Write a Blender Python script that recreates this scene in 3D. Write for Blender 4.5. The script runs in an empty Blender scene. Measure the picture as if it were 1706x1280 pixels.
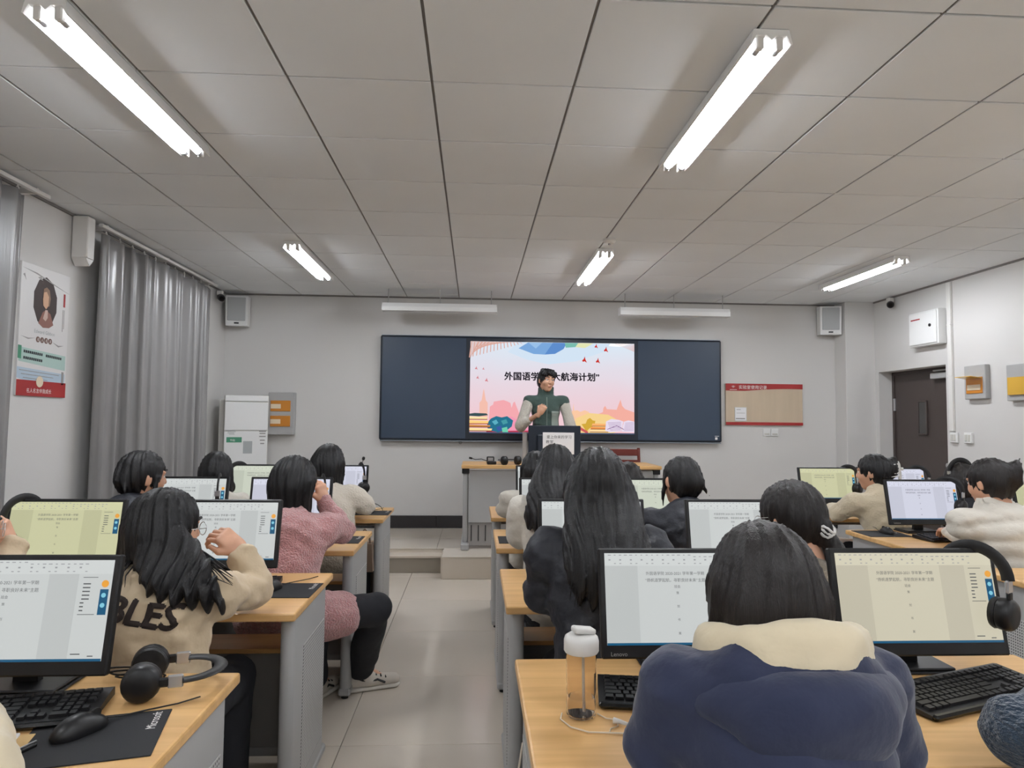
import bpy, bmesh, math, random
import numpy as np
from mathutils import Vector, Matrix, Euler
from mathutils.bvhtree import BVHTree
random.seed(7); np.random.seed(7)
PI = math.pi
scene = bpy.context.scene
COL = scene.collection

# ------------------------------------------------------------------ camera
F_PX = 1121.8
YAW, PITCH, ROLL = 0.0547, 0.0552, -0.0099
CAM_Z = 1.42
cam_data = bpy.data.cameras.new('camera')
cam_data.sensor_width = 36.0
cam_data.lens = 36.0 * F_PX / 1706.0
cam_data.clip_start = 0.05
cam = bpy.data.objects.new('camera', cam_data)
COL.objects.link(cam)
fw = Vector((math.sin(YAW) * math.cos(PITCH), math.cos(YAW) * math.cos(PITCH), math.sin(PITCH)))
rt = Vector((math.cos(YAW), -math.sin(YAW), 0))
up = rt.cross(fw)
r2 = rt * math.cos(ROLL) - up * math.sin(ROLL)
u2 = up * math.cos(ROLL) + rt * math.sin(ROLL)
m = Matrix.Identity(4)
for i in range(3):
    m[i][0] = r2[i]; m[i][1] = u2[i]; m[i][2] = -fw[i]
m[2][3] = CAM_Z
cam.matrix_world = m
scene.camera = cam

# ------------------------------------------------------------------ world, exposure
world = bpy.data.worlds.new('world'); scene.world = world
world.use_nodes = True
world.node_tree.nodes['Background'].inputs[0].default_value = (0.75, 0.8, 0.9, 1)
world.node_tree.nodes['Background'].inputs[1].default_value = 0.3
vs = scene.view_settings
vs.view_transform = 'Standard'
try: vs.look = 'None'
except Exception: pass
vs.gamma = 1.0; vs.use_curve_mapping = False
vs.exposure = 0.82
TUBE_STRENGTH = 50.0

# ------------------------------------------------------------------ materials
def lin(c):
    return tuple(((v / 255) / 12.92 if v / 255 <= 0.04045 else ((v / 255 + 0.055) / 1.055) ** 2.4) for v in c)
def mat(name, rgb, rough=0.5, metal=0.0, bump=None, spec=0.5, var=None, emit=None, coat=0.0, sheen=0.0, trans=0.0, ior=1.45):
    """bump=(scale, strength, distance[, stretch xyz]); var=(scale, amount[, stretch])"""
    mt = bpy.data.materials.new(name); mt.use_nodes = True
    nt = mt.node_tree; b = nt.nodes['Principled BSDF']
    c = lin(rgb) + (1,)
    b.inputs['Base Color'].default_value = c
    b.inputs['Roughness'].default_value = rough
    b.inputs['Metallic'].default_value = metal
    b.inputs['Specular IOR Level'].default_value = spec
    b.inputs['Coat Weight'].default_value = coat
    b.inputs['Sheen Weight'].default_value = sheen
    b.inputs['Transmission Weight'].default_value = trans
    b.inputs['IOR'].default_value = ior
    if emit:
        b.inputs['Emission Color'].default_value = c
        b.inputs['Emission Strength'].default_value = emit
    def coords(stretch):
        tc = nt.nodes.new('ShaderNodeTexCoord')
        mp = nt.nodes.new('ShaderNodeMapping')
        mp.inputs['Scale'].default_value = stretch
        nt.links.new(tc.outputs['Object'], mp.inputs[0])
        return mp.outputs[0]
    if var:
        n = nt.nodes.new('ShaderNodeTexNoise'); n.inputs['Scale'].default_value = var[0]
        n.inputs['Detail'].default_value = 4
        nt.links.new(coords(var[2] if len(var) > 2 else (1, 1, 1)), n.inputs['Vector'])
        r = nt.nodes.new('ShaderNodeValToRGB')
        a = var[1]
        r.color_ramp.elements[0].position = 0.3; r.color_ramp.elements[1].position = 0.7
        r.color_ramp.elements[0].color = tuple(max(0, v * (1 - a)) for v in c[:3]) + (1,)
        r.color_ramp.elements[1].color = tuple(min(1, v * (1 + a)) for v in c[:3]) + (1,)
        nt.links.new(n.outputs['Fac'], r.inputs[0]); nt.links.new(r.outputs[0], b.inputs['Base Color'])
    if bump:
        n = nt.nodes.new('ShaderNodeTexNoise'); n.inputs['Scale'].default_value = bump[0]
        n.inputs['Detail'].default_value = 3
        nt.links.new(coords(bump[3] if len(bump) > 3 else (1, 1, 1)), n.inputs['Vector'])
        bp = nt.nodes.new('ShaderNodeBump'); bp.inputs['Strength'].default_value = bump[1]
        bp.inputs['Distance'].default_value = bump[2]
        nt.links.new(n.outputs['Fac'], bp.inputs['Height']); nt.links.new(bp.outputs[0], b.inputs['Normal'])
    return mt
def wood_mat(name, rgb):
    mt = bpy.data.materials.new(name); mt.use_nodes = True
    nt = mt.node_tree; b = nt.nodes['Principled BSDF']
    tc = nt.nodes.new('ShaderNodeTexCoord'); mp = nt.nodes.new('ShaderNodeMapping')
    mp.inputs['Scale'].default_value = (0.7, 9, 9)
    nt.links.new(tc.outputs['Object'], mp.inputs[0])
    n = nt.nodes.new('ShaderNodeTexNoise'); n.inputs['Scale'].default_value = 3.2; n.inputs['Detail'].default_value = 7
    n.inputs['Distortion'].default_value = 0.6
    nt.links.new(mp.outputs[0], n.inputs['Vector'])
    r = nt.nodes.new('ShaderNodeValToRGB'); c = lin(rgb)
    r.color_ramp.elements[0].position = 0.3; r.color_ramp.elements[1].position = 0.72
    r.color_ramp.elements[0].color = (c[0] * .86, c[1] * .8, c[2] * .72, 1)
    r.color_ramp.elements[1].color = (min(1, c[0] * 1.1), min(1, c[1] * 1.1), min(1, c[2] * 1.12), 1)
    nt.links.new(n.outputs['Fac'], r.inputs[0]); nt.links.new(r.outputs[0], b.inputs['Base Color'])
    b.inputs['Roughness'].default_value = 0.32
    return mt
def perforated_mat(name, rgb, pitch=0.012):
    mt = bpy.data.materials.new(name); mt.use_nodes = True
    nt = mt.node_tree; b = nt.nodes['Principled BSDF']
    tc = nt.nodes.new('ShaderNodeTexCoord'); sp = nt.nodes.new('ShaderNodeSeparateXYZ')
    nt.links.new(tc.outputs['Object'], sp.inputs[0])
    def M(op, a, bb=None):
        x = nt.nodes.new('ShaderNodeMath'); x.operation = op
        for i, v in enumerate((a, bb)):
            if v is None: continue
            if isinstance(v, (int, float)): x.inputs[i].default_value = v
            else: nt.links.new(v, x.inputs[i])
        return x.outputs[0]
    u = M('SUBTRACT', M('FRACT', M('MULTIPLY', sp.outputs[1], 1 / pitch)), 0.5)
    v = M('SUBTRACT', M('FRACT', M('MULTIPLY', sp.outputs[2], 1 / pitch)), 0.5)
    d = M('SQRT', M('ADD', M('MULTIPLY', u, u), M('MULTIPLY', v, v)))
    hole = M('LESS_THAN', d, 0.27)
    mx = nt.nodes.new('ShaderNodeMix'); mx.data_type = 'RGBA'
    mx.inputs[6].default_value = lin(rgb) + (1,); mx.inputs[7].default_value = (0.05, 0.05, 0.055, 1)
    nt.links.new(hole, mx.inputs[0]); nt.links.new(mx.outputs[2], b.inputs['Base Color'])
    b.inputs['Roughness'].default_value = 0.45
    return mt
def glow(name, rgb, strength=1.0):
    mt = bpy.data.materials.new(name); mt.use_nodes = True
    nt = mt.node_tree; nt.nodes.clear()
    e = nt.nodes.new('ShaderNodeEmission'); e.inputs[0].default_value = lin(rgb) + (1,); e.inputs[1].default_value = strength
    o = nt.nodes.new('ShaderNodeOutputMaterial'); nt.links.new(e.outputs[0], o.inputs[0])
    return mt
def screen_mat(name, rgb, strength=1.0):
    mt = mat(name, (12, 12, 14), 0.35)
    b = mt.node_tree.nodes['Principled BSDF']
    b.inputs['Emission Color'].default_value = lin(rgb) + (1,)
    b.inputs['Emission Strength'].default_value = strength
    return mt

M = {}
M['wall'] = mat('wall_paint', (208, 206, 203), 0.75, bump=(60, .05, .002))
M['ceil'] = mat('ceiling_panel', (230, 233, 235), 0.85, bump=(220, .12, .002), var=(1.3, .025))
M['ceil_back'] = mat('ceiling_void', (70, 68, 66), 0.9)
M['tbar'] = mat('grid_bar', (120, 116, 113), 0.5)
M['tile'] = mat('floor_tile', (206, 196, 182), 0.16, var=(1.1, .05), spec=.5)
M['grout'] = mat('floor_grout', (150, 142, 130), 0.8)
M['black_base'] = mat('skirting_tile', (44, 42, 44), 0.25)
M['white'] = mat('white_enamel', (226, 226, 224), 0.35)
M['white_plastic'] = mat('white_plastic', (222, 220, 216), 0.45)
M['offwhite'] = mat('ivory_plastic', (200, 198, 190), 0.45)
M['grille'] = mat('speaker_grille', (172, 174, 174), 0.6, bump=(400, .6, .002))
M['black'] = mat('black_plastic', (20, 20, 22), 0.42)
M['black_gloss'] = mat('gloss_black', (12, 12, 14), 0.16)
M['black_soft'] = mat('black_leatherette', (24, 23, 24), 0.5, bump=(90, .2, .002))
M['silver'] = mat('silver_metal', (196, 196, 198), 0.3, metal=.8)
M['grey_metal'] = mat('grey_powder_coat', (168, 168, 167), 0.42)
M['panel_grey'] = mat('grey_panel', (150, 147, 144), 0.45)
M['perf'] = perforated_mat('perforated_steel', (186, 186, 184))
M['wood'] = wood_mat('beech_laminate', (218, 176, 118))
M['wood_edge'] = wood_mat('beech_edge', (206, 158, 100))
M['board'] = mat('board_surface', (52, 66, 84), 0.42)
M['board_frame'] = mat('board_frame', (28, 36, 48), 0.35)
M['alu'] = mat('aluminium_trim', (150, 158, 168), 0.4, metal=.5)
M['door'] = mat('door_brown', (72, 63, 60), 0.45, bump=(18, .12, .003, (6, 6, .4)))
M['glass_dark'] = mat('door_glass', (70, 68, 66), 0.12)
M['orange'] = mat('amber_window', (196, 128, 48), 0.25, coat=.5)
M['yellow_flap'] = mat('yellow_flap', (214, 170, 70), 0.25, coat=.5)
M['cream_label'] = mat('cream_label', (222, 206, 178), 0.6)
M['paper'] = mat('paper', (234, 234, 236), 0.8)
M['ink'] = mat('ink', (52, 54, 58), 0.8)
M['white_ink'] = mat('white_print', (236, 232, 228), 0.7)
M['red'] = mat('poster_red', (160, 44, 44), 0.55)
M['green'] = mat('label_green', (70, 140, 108), 0.55)
M['teal_pale'] = mat('poster_teal', (172, 198, 190), 0.6)
M['blue_pale'] = mat('poster_blue', (176, 194, 208), 0.6)
M['poster'] = mat('poster_white', (216, 214, 212), 0.45)
M['rubber'] = mat('rubber', (26, 25, 25), 0.7)
M['curtain'] = mat('curtain_satin', (134, 132, 131), 0.27, spec=.8, bump=(12, .15, .004, (8, 8, .3)))
M['skin'] = mat('skin', (206, 158, 130), 0.5, var=(14, .05))
M['hair'] = mat('hair', (19, 18, 20), 0.42, var=(30, .35, (9, 9, .8)), bump=(42, .5, .004, (9, 9, .6)), spec=.45)
M['hair_brown'] = mat('hair_brown', (27, 22, 21), 0.42, var=(30, .35, (9, 9, .8)), bump=(42, .5, .004, (9, 9, .6)), spec=.45)
M['eye_white'] = mat('eye_white', (226, 222, 218), 0.3)
M['iris'] = mat('iris', (30, 22, 20), 0.25)
M['lip'] = mat('lip', (170, 104, 96), 0.5)
FB = (55, .35, .006)
M['navy'] = mat('navy_cloth', (29, 37, 64), 0.8, bump=(30, .3, .01), sheen=.25)
M['navy_dark'] = mat('navy_trim', (26, 32, 54), 0.85, bump=(90, .3, .004))
M['cream'] = mat('cream_cloth', (214, 200, 170), 0.85, bump=(24, .35, .012), sheen=.3)
M['beige'] = mat('beige_twill', (196, 176, 146), 0.75, bump=(18, .4, .015), sheen=.2)
M['brown_print'] = mat('dark_brown_print', (46, 36, 32), 0.8)
M['blackcloth'] = mat('black_nylon', (33, 35, 43), 0.55, bump=(16, .5, .02))
M['blackcloth2'] = mat('black_wool', (36, 37, 42), 0.85, bump=(70, .4, .006))
M['pink'] = mat('pink_fleece', (206, 146, 144), 0.95, bump=(130, 1.0, .02), sheen=.6, var=(110, .14))
M['whiteknit'] = mat('white_knit', (216, 206, 190), 0.95, bump=(90, .9, .012), sheen=.4)
M['whitepuff'] = mat('white_down', (208, 202, 190), 0.6, bump=(22, .5, .014), sheen=.1)
M['beigeknit'] = mat('beige_knit', (206, 192, 164), 0.95, bump=(80, .7, .008), sheen=.4)
M['greige'] = mat('grey_beige_wool', (142, 132, 116), 0.95, bump=(120, .7, .006), sheen=.4)
M['tealknit'] = mat('teal_knit', (40, 58, 76), 0.95, bump=(70, 1.0, .02, (1, 1, 2.4)), sheen=.4)
M['vest'] = mat('dark_green_vest', (58, 76, 70), 0.85, bump=(60, .4, .008), sheen=.2)
M['vest_pocket'] = mat('grey_green_pocket', (128, 138, 130), 0.7, bump=(60, .3, .004))
M['sleeve'] = mat('oat_fleece', (196, 190, 178), 0.95, bump=(110, .9, .01), sheen=.4)
M['darktrouser'] = mat('black_trousers', (30, 31, 36), 0.85, bump=(26, .3, .01))
M['jean'] = mat('dark_denim', (44, 50, 64), 0.85, bump=(26, .3, .01))
M['shoe'] = mat('sneaker_upper', (196, 188, 176), 0.7)
M['shoe_black'] = mat('shoe_black', (34, 33, 34), 0.6)
M['sole'] = mat('sole_white', (214, 208, 198), 0.7)
M['clear'] = mat('clear_plastic', (246, 240, 234), 0.04, trans=1.0, ior=1.06)
M['water'] = mat('water', (244, 244, 244), 0.02, trans=1.0, ior=1.12)
M['bag'] = mat('brown_leather', (112, 92, 76), 0.5, bump=(60, .2, .004))
M['redwood'] = mat('red_wood', (110, 46, 38), 0.35)
M['cable'] = mat('black_cable', (22, 22, 22), 0.5)
M['white_cable'] = mat('white_cable', (226, 214, 196), 0.5)
M['tube'] = glow('fluorescent_tube', (244, 248, 255), TUBE_STRENGTH)
M['tray'] = mat('lamp_reflector', (236, 236, 234), 0.3)
M['tan'] = mat('notice_tan', (196, 178, 154), 0.55, var=(3, .06, (3, 1, .3)))
M['grey_sticker'] = mat('grey_sticker', (168, 172, 172), 0.6)
M['notebook'] = mat('kraft_cover', (206, 172, 116), 0.7)

# ------------------------------------------------------------------ mesh helpers
class MB:
    """collects shapes into ONE mesh object"""
    def __init__(s): s.v = []; s.f = []; s.mi = []; s.cur = 0
    def add(s, verts, faces, mtx=None):
        o = len(s.v)
        if mtx is not None: verts = [tuple(mtx @ Vector(v)) for v in verts]
        s.v += [tuple(v) for v in verts]; s.f += [tuple(i + o for i in f) for f in faces]
        s.mi += [s.cur] * len(faces); return s
    def mat(s, i): s.cur = i; return s
    def bm(s, b, mtx=None):
        b.verts.ensure_lookup_table(); b.verts.index_update()
        s.add([v.co[:] for v in b.verts], [[v.index for v in f.verts] for f in b.faces], mtx); b.free(); return s
    def box(s, c, size, bev=0.0, rot=None, seg=1):
        b = bmesh.new(); bmesh.ops.create_cube(b, size=1.0)
        for v in b.verts: v.co = Vector((v.co.x * size[0], v.co.y * size[1], v.co.z * size[2]))
        if bev > 0: bmesh.ops.bevel(b, geom=b.edges[:], offset=bev, segments=seg, profile=.5, affect='EDGES')
        t = Matrix.Translation(c) @ (rot.to_4x4() if rot is not None else Matrix.Identity(4))
        return s.bm(b, t)
    def cyl(s, a, b_, r, r2=None, n=14, cap=True):
        return s.tube([a, b_], r, n, radii=[r, r if r2 is None else r2], cap=cap)
    def tube(s, pts, r, n=8, radii=None, cap=True, flat=None):
        """flat=(factor, ref vector): squash the section along the second axis"""
        pts = [Vector(p) for p in pts]; o = len(s.v); k = len(pts); ref = None; vs_ = []
        for i, p in enumerate(pts):
            t = (pts[min(i + 1, k - 1)] - pts[max(i - 1, 0)]).normalized()
            if ref is None:
                ref = Vector(flat[1]) if flat else (Vector((0, 0, 1)) if abs(t.z) < .9 else Vector((1, 0, 0)))
            x = t.cross(ref)
            if x.length < 1e-6: x = t.orthogonal()
            x.normalize(); y = x.cross(t).normalized()
            if not flat: ref = y
            rr = radii[i] if radii else r
            for j in range(n):
                a = 2 * PI * j / n
                vs_.append(p + x * (math.cos(a) * rr) + y * (math.sin(a) * rr * (flat[0] if flat else 1)))
        fs = [(i * n + j, i * n + (j + 1) % n, (i + 1) * n + (j + 1) % n, (i + 1) * n + j) for i in range(k - 1) for j in range(n)]
        if cap: fs += [tuple(range(n))[::-1], tuple((k - 1) * n + j for j in range(n))]
        return s.add(vs_, fs)
    def lathe(s, prof, n=24, mtx=None, cap=True):
        vs_ = [(r * math.cos(2 * PI * j / n), r * math.sin(2 * PI * j / n), z) for r, z in prof for j in range(n)]
        k = len(prof)
        fs = [(i * n + j, i * n + (j + 1) % n, (i + 1) * n + (j + 1) % n, (i + 1) * n + j) for i in range(k - 1) for j in range(n)]
        if cap: fs += [tuple(range(n))[::-1], tuple((k - 1) * n + j for j in range(n))]
        return s.add(vs_, fs, mtx)
    def prism(s, poly, depth, mtx=None):
        """poly in local XZ, extruded along +Y by depth"""
        n = len(poly)
        vs_ = [(x, 0, z) for x, z in poly] + [(x, depth, z) for x, z in poly]
        fs = [tuple(range(n)), tuple(range(2 * n - 1, n - 1, -1))] + [(i, i + n, (i + 1) % n + n, (i + 1) % n) for i in range(n)]
        return s.add(vs_, fs, mtx)
    def quad(s, a, b_, c, d): return s.add([a, b_, c, d], [(0, 1, 2, 3)])
    def mesh(s, name):
        me = bpy.data.meshes.new(name); me.from_pydata(s.v, [], s.f); return me
    def build(s, name, mats, parent=None, smooth=None, loc=None, rot=None):
        me = s.mesh(name)
        return obj(name, me, mats, parent, smooth, loc, rot, s.mi if max(s.mi or [0]) > 0 else None)
def obj(name, me, mats, parent=None, smooth=None, loc=None, rot=None, mi=None, fixn=True):
    if not isinstance(mats, (list, tuple)): mats = [mats]
    for x in mats: me.materials.append(M[x] if isinstance(x, str) else x)
    if mi: me.polygons.foreach_set('material_index', mi)
    if fixn:
        b = bmesh.new(); b.from_mesh(me); bmesh.ops.recalc_face_normals(b, faces=b.faces); b.to_mesh(me); b.free()
    if smooth is not None:
        me.polygons.foreach_set('use_smooth', [True] * len(me.polygons))
        if smooth < 179: me.set_sharp_from_angle(angle=math.radians(smooth))
    me.update()
    o = bpy.data.objects.new(name, me); COL.objects.link(o)
    if parent: o.parent = parent
    if loc is not None: o.location = loc
    if rot is not None: o.rotation_euler = rot
    return o
def tag(o, label=None, cat=None, group=None, kind=None):
    if label: o['label'] = label
    if cat: o['category'] = cat
    if group: o['group'] = group
    if kind: o['kind'] = kind
    return o
def thing(name, label, cat, loc=(0, 0, 0), rz=0, group=None):
    o = bpy.data.objects.new(name, None); COL.objects.link(o); o.empty_display_size = .05
    o.location = loc; o.rotation_euler = (0, 0, rz)
    return tag(o, label, cat, group)
def copy_tree(o, parent=None):
    c = o.copy(); COL.objects.link(c); c.parent = parent
    for ch in list(o.children): copy_tree(ch, c)
    return c
def set_mat(o, mt, slot=0):
    o.material_slots[slot].link = 'OBJECT'; o.material_slots[slot].material = M[mt] if isinstance(mt, str) else mt
def kid(o, name):
    for c in o.children_recursive:
        if c.name.split('.')[0] == name: return c

# ------------------------------------------------------------------ lettering (built-in font, turned into flat meshes)
TXT = {}
def prepare_text(strings):
    tmp = []
    for s in strings:
        cu = bpy.data.curves.new('lettering', 'FONT'); cu.body = s; cu.size = 1.0
        cu.align_x = 'CENTER'; cu.align_y = 'CENTER'; cu.resolution_u = 3
        o = bpy.data.objects.new('lettering', cu); COL.objects.link(o); tmp.append((s, o))
    dg = bpy.context.evaluated_depsgraph_get()
    for s, o in tmp:
        me = o.evaluated_get(dg).to_mesh()
        vs_ = np.array([v.co[:] for v in me.vertices]) if len(me.vertices) else np.zeros((0, 3))
        if len(vs_):
            c = (vs_.max(0) + vs_.min(0)) / 2; vs_ = vs_ - c
        TXT[s] = (vs_, [tuple(p.vertices) for p in me.polygons])
        o.evaluated_get(dg).to_mesh_clear()
    for s, o in tmp:
        cu = o.data; bpy.data.objects.remove(o); bpy.data.curves.remove(cu)
def text_into(mb, s, width=None, height=None, mtx=None):
    """lettering in local XZ facing -Y, centred; scaled to width or height"""
    vs_, fs = TXT[s]
    if not len(vs_): return
    ext = vs_.max(0) - vs_.min(0)
    k = (width / ext[0]) if width else (height / ext[1])
    kx = kz = k
    if width and height: kx, kz = width / ext[0], height / ext[1]
    mb.add([(v[0] * kx, 0, v[1] * kz) for v in vs_], fs, mtx)
SLIDE_TITLE = '外国语学院“大航海计划”'
DOC = ['外国语学院 2020-2021 学年第一学期', '“扬帆逐梦起航，寻职良好未来”主题', '班会', '策', '划', '书', '案']
prepare_text([SLIDE_TITLE] + DOC + ['BLES', 'Microsoft', 'Lenovo', '实验室使用记录', '爱上你来的学习', '教室', '名人名言伴我成长',
             'Edward Gibbon', '名', '人', '言', '标题 1', '标题 2', '标题 3', '正文', '格力', '节能'])

# ------------------------------------------------------------------ the room
XL, XR, YF, YB, ZC = -2.84, 4.62, 7.766, -4.6, 2.842
DOOR_Y0, DOOR_Y1, DOOR_H = 6.36, 7.46, 2.02
WT = 0.24
def struct(o, label=None): return tag(o, label, None, None, 'structure')
mb = MB(); mb.box(((XL + XR) / 2, (YF + YB) / 2, -.06), (XR - XL + .5, YF - YB + .5, .1)); floor = struct(mb.build('floor', 'grout'))
TS = .8
fx0, fy0 = XL - .35, YB - .25
tile = MB().box((0, 0, -.0055), (TS - .003, TS - .003, .011), .0015).mesh('floor_tile')
n = 0
x = -.165 - TS * 4
xs = []
while x < XR + .2: xs.append(x); x += TS
ys = []
y = 2.65 - TS * 9
while y < YF + .2: ys.append(y); y += TS
first = None
for x in xs:
    for y in ys:
        if x < XL - .3 or y < YB - .3: continue
        if first is None:
            o = obj('floor_tile', tile, 'tile', floor); first = o
        else:
            o = first.copy(); COL.objects.link(o)
        o.parent = floor; o.location = (x, y, 0)
# walls
mb = MB(); mb.box(((XL + XR) / 2, YF + WT / 2, ZC / 2), (XR - XL + 2 * WT, WT, ZC + .2)); struct(mb.build('wall_front', 'wall'))
mb = MB(); mb.box(((XL + XR) / 2, YB - WT / 2, ZC / 2), (XR - XL + 2 * WT, WT, ZC + .2)); struct(mb.build('wall_back', 'wall'))
mb = MB(); mb.box((XL - WT / 2, (YF + YB) / 2, ZC / 2), (WT, YF - YB, ZC + .2)); struct(mb.build('wall_left', 'wall'))
mb = MB()
mb.box((XR + WT / 2, (YB + DOOR_Y0) / 2, ZC / 2), (WT, DOOR_Y0 - YB, ZC + .2))
mb.box((XR + WT / 2, (DOOR_Y1 + YF) / 2, ZC / 2), (WT, YF - DOOR_Y1, ZC + .2))
mb.box((XR + WT / 2, (DOOR_Y0 + DOOR_Y1) / 2, (DOOR_H + ZC + .1) / 2), (WT, DOOR_Y1 - DOOR_Y0, ZC + .1 - DOOR_H))
struct(mb.build('wall_right', 'wall'))
mb = MB(); mb.box((4.27 + .18, YF - .12, ZC / 2), (.358, .24, ZC), .004); struct(mb.build('wall_column', 'wall'))
# ceiling with lay-in panels
mb = MB(); mb.box(((XL + XR) / 2, (YF + YB) / 2, ZC + .05), (XR - XL + .4, YF - YB + .4, .06)); ceiling = struct(mb.build('ceiling', 'ceil_back'))
GX0, GY0 = -.1982, 2.1719
gxs = [XL] + [GX0 + .6 * i for i in range(-8, 12) if XL + .05 < GX0 + .6 * i < XR - .05] + [XR]
gys = [YB] + [GY0 + .6 * i for i in range(-14, 14) if YB + .05 < GY0 + .6 * i < YF - .05] + [YF]
cache = {}
for i in range(len(gxs) - 1):
    for j in range(len(gys) - 1):
        w = round(gxs[i + 1] - gxs[i], 3); d = round(gys[j + 1] - gys[j], 3)
        if (w, d) not in cache:
            me = MB().box((0, 0, .006), (w - .011, d - .010, .012), .0025).mesh('ceiling_panel')
            o = obj('ceiling_panel', me, 'ceil', ceiling); cache[(w, d)] = o
        else:
            o = cache[(w, d)].copy(); COL.objects.link(o)
        o.location = ((gxs[i] + gxs[i + 1]) / 2, (gys[j] + gys[j + 1]) / 2, ZC + random.uniform(-.0006, .0006))
for gx in gxs[1:-1]:
    MB().box((gx, (YB + YF) / 2, ZC + .009), (.007, YF - YB, .006)).build('grid_bar', 'tbar', ceiling)
for gy in gys[1:-1]:
    MB().box(((XL + XR) / 2, gy, ZC + .011), (XR - XL, .004, .006)).build('grid_bar', 'tbar', ceiling)
for nm, c, s in (('trim_1', (XL + .008, (YB + YF) / 2, ZC - .008), (.016, YF - YB, .016)),
                 ('trim_2', ((XL + 4.27) / 2, YF - .008, ZC - .008), (4.27 - XL, .016, .016)),
                 ('trim_3', (XR - .008, (YB + 7.52) / 2, ZC - .008), (.016, 7.52 - YB, .016))):
    struct(MB().box(c, s).build(nm, 'tbar'))
# skirting of dark tiles along the front wall, above the platform
PH = .20
bb = struct(MB().box(((XL + 4.27) / 2, YF - .004, PH + .07), (4.27 - XL, .008, .135)).build('baseboard_front', 'black_base'))
x = XL + .02; fk = None
while x < 4.2:
    w = min(.6, 4.265 - x)
    MB().box((x + w / 2, YF - .012, PH + .072), (w - .006, .012, .138), .002).build('skirting_tile', 'black_base', bb); x += .6
struct(MB().box((XL + .008, (YB + 6.6) / 2, .06), (.016, 6.6 - YB, .12)).build('baseboard_left', 'black_base'))
struct(MB().box((XR - .008, (YB + DOOR_Y0) / 2, .06), (.016, DOOR_Y0 - YB, .12)).build('baseboard_right', 'black_base'))
# platform: raised floor at the front, a bay for the lectern desk sticks out, one low step on the left
plat = struct(MB().box(((XL + 4.0) / 2, (6.56 + YF) / 2, PH / 2), (4.0 - XL - .01, YF - 6.56 - .002, PH - .012)).build('platform', 'grout'))
def platform_tiles(x0, x1, y0, y1):
    k = max(1, round((x1 - x0) / .6)); l = max(1, round((y1 - y0) / .6)); w = (x1 - x0) / k; d = (y1 - y0) / l
    for a in range(k):
        for b in range(l):
            MB().box((x0 + w * (a + .5), y0 + d * (b + .5), PH - .006), (w - .003, d - .003, .012), .002).build('platform_tile', 'tile', plat)
platform_tiles(XL + .01, 4.0, 6.54, YF - .02)
MB().box((.93, 6.36, PH / 2 - .004), (2.42, .42, PH - .012)).build('lectern_bay', 'grout', plat)
platform_tiles(-.28, 2.14, 6.13, 6.535)
for a in range(4): MB().box((-.28 + .605 * (a + .5), 6.142, PH / 2 - .006), (.602, .016, PH - .014), .002).build('riser_tile', 'tile', plat)
for a in range(3): MB().box((-.283, 6.15 + .13 * (a + .5), PH / 2 - .006), (.012, .127, PH - .014), .002).build('riser_tile', 'tile', plat)
for a in range(4):
    MB().box((XL + .03 + .63 * (a + .5), 6.552, PH / 2 - .006), (.626, .016, PH - .014), .002).build('riser_tile', 'tile', plat)
    MB().box((XL + .03 + .63 * (a + .5), 6.47, .148), (.626, .16, .024), .004).build('step_tread', 'tile', plat)
    MB().box((XL + .03 + .63 * (a + .5), 6.41, .068), (.626, .02, .134), .002).build('step_riser', 'grout', plat)

# door in a recess of the right wall
DX = XR + .16
door = struct(thing('door_1', 'dark brown door with a small glass pane in the right wall recess', None, (DX, 0, 0)))
if 'category' in door: del door['category']
dw0, dw1 = DOOR_Y0 + .03, DOOR_Y1 - .03
MB().box((.03, (dw0 + dw1) / 2, (DOOR_H - .03) / 2), (.05, dw1 - dw0, DOOR_H - .035), .004).build('door_leaf', 'door', door)
fm = MB()
for yy in (DOOR_Y0 + .018, DOOR_Y1 - .018): fm.box((.03, yy, DOOR_H / 2), (.08, .034, DOOR_H - .004), .003)
fm.box((.03, (DOOR_Y0 + DOOR_Y1) / 2, DOOR_H - .018), (.08, DOOR_Y1 - DOOR_Y0 - .004, .034), .003)
fm.build('door_frame', 'door', door)
yc = 6.94
pn = MB().box((0, yc, 1.5), (.016, .12, .34), .002).build('door_pane', 'glass_dark', door)
fr = MB()
for dy, dz, sy, sz in ((0, .175, .14, .016), (0, -.175, .14, .016), (.066, 0, .014, .34), (-.066, 0, .014, .34)):
    fr.box((-.006, yc + dy, 1.5 + dz), (.022, sy, sz), .003)
fr.build('pane_frame', 'door', pn)
cl = MB().box((-.03, 6.62, 1.93), (.06, .24, .06), .006).build('door_closer', 'grey_metal', door)
MB().box((-.02, 6.58, 1.985), (.03, .3, .018), .003).build('closer_arm', 'grey_metal', cl)
kn = MB().lathe([(.0, 0), (.028, 0), (.028, .012), (.012, .016), (.012, .04), (.026, .05), (.026, .07), (.0, .076)], 16, Matrix.Translation((.004, 6.5, 1.02)) @ Matrix.Rotation(-PI / 2, 4, 'Y'), cap=False).build('door_knob', 'silver', door, 40)
MB().box((-.002, 7.425, 1.65), (.02, .03, .14), .003).build('hinge', 'silver', door)
MB().box((-.002, 7.425, .5), (.02, .03, .14), .003).build('hinge', 'silver', door)

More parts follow.
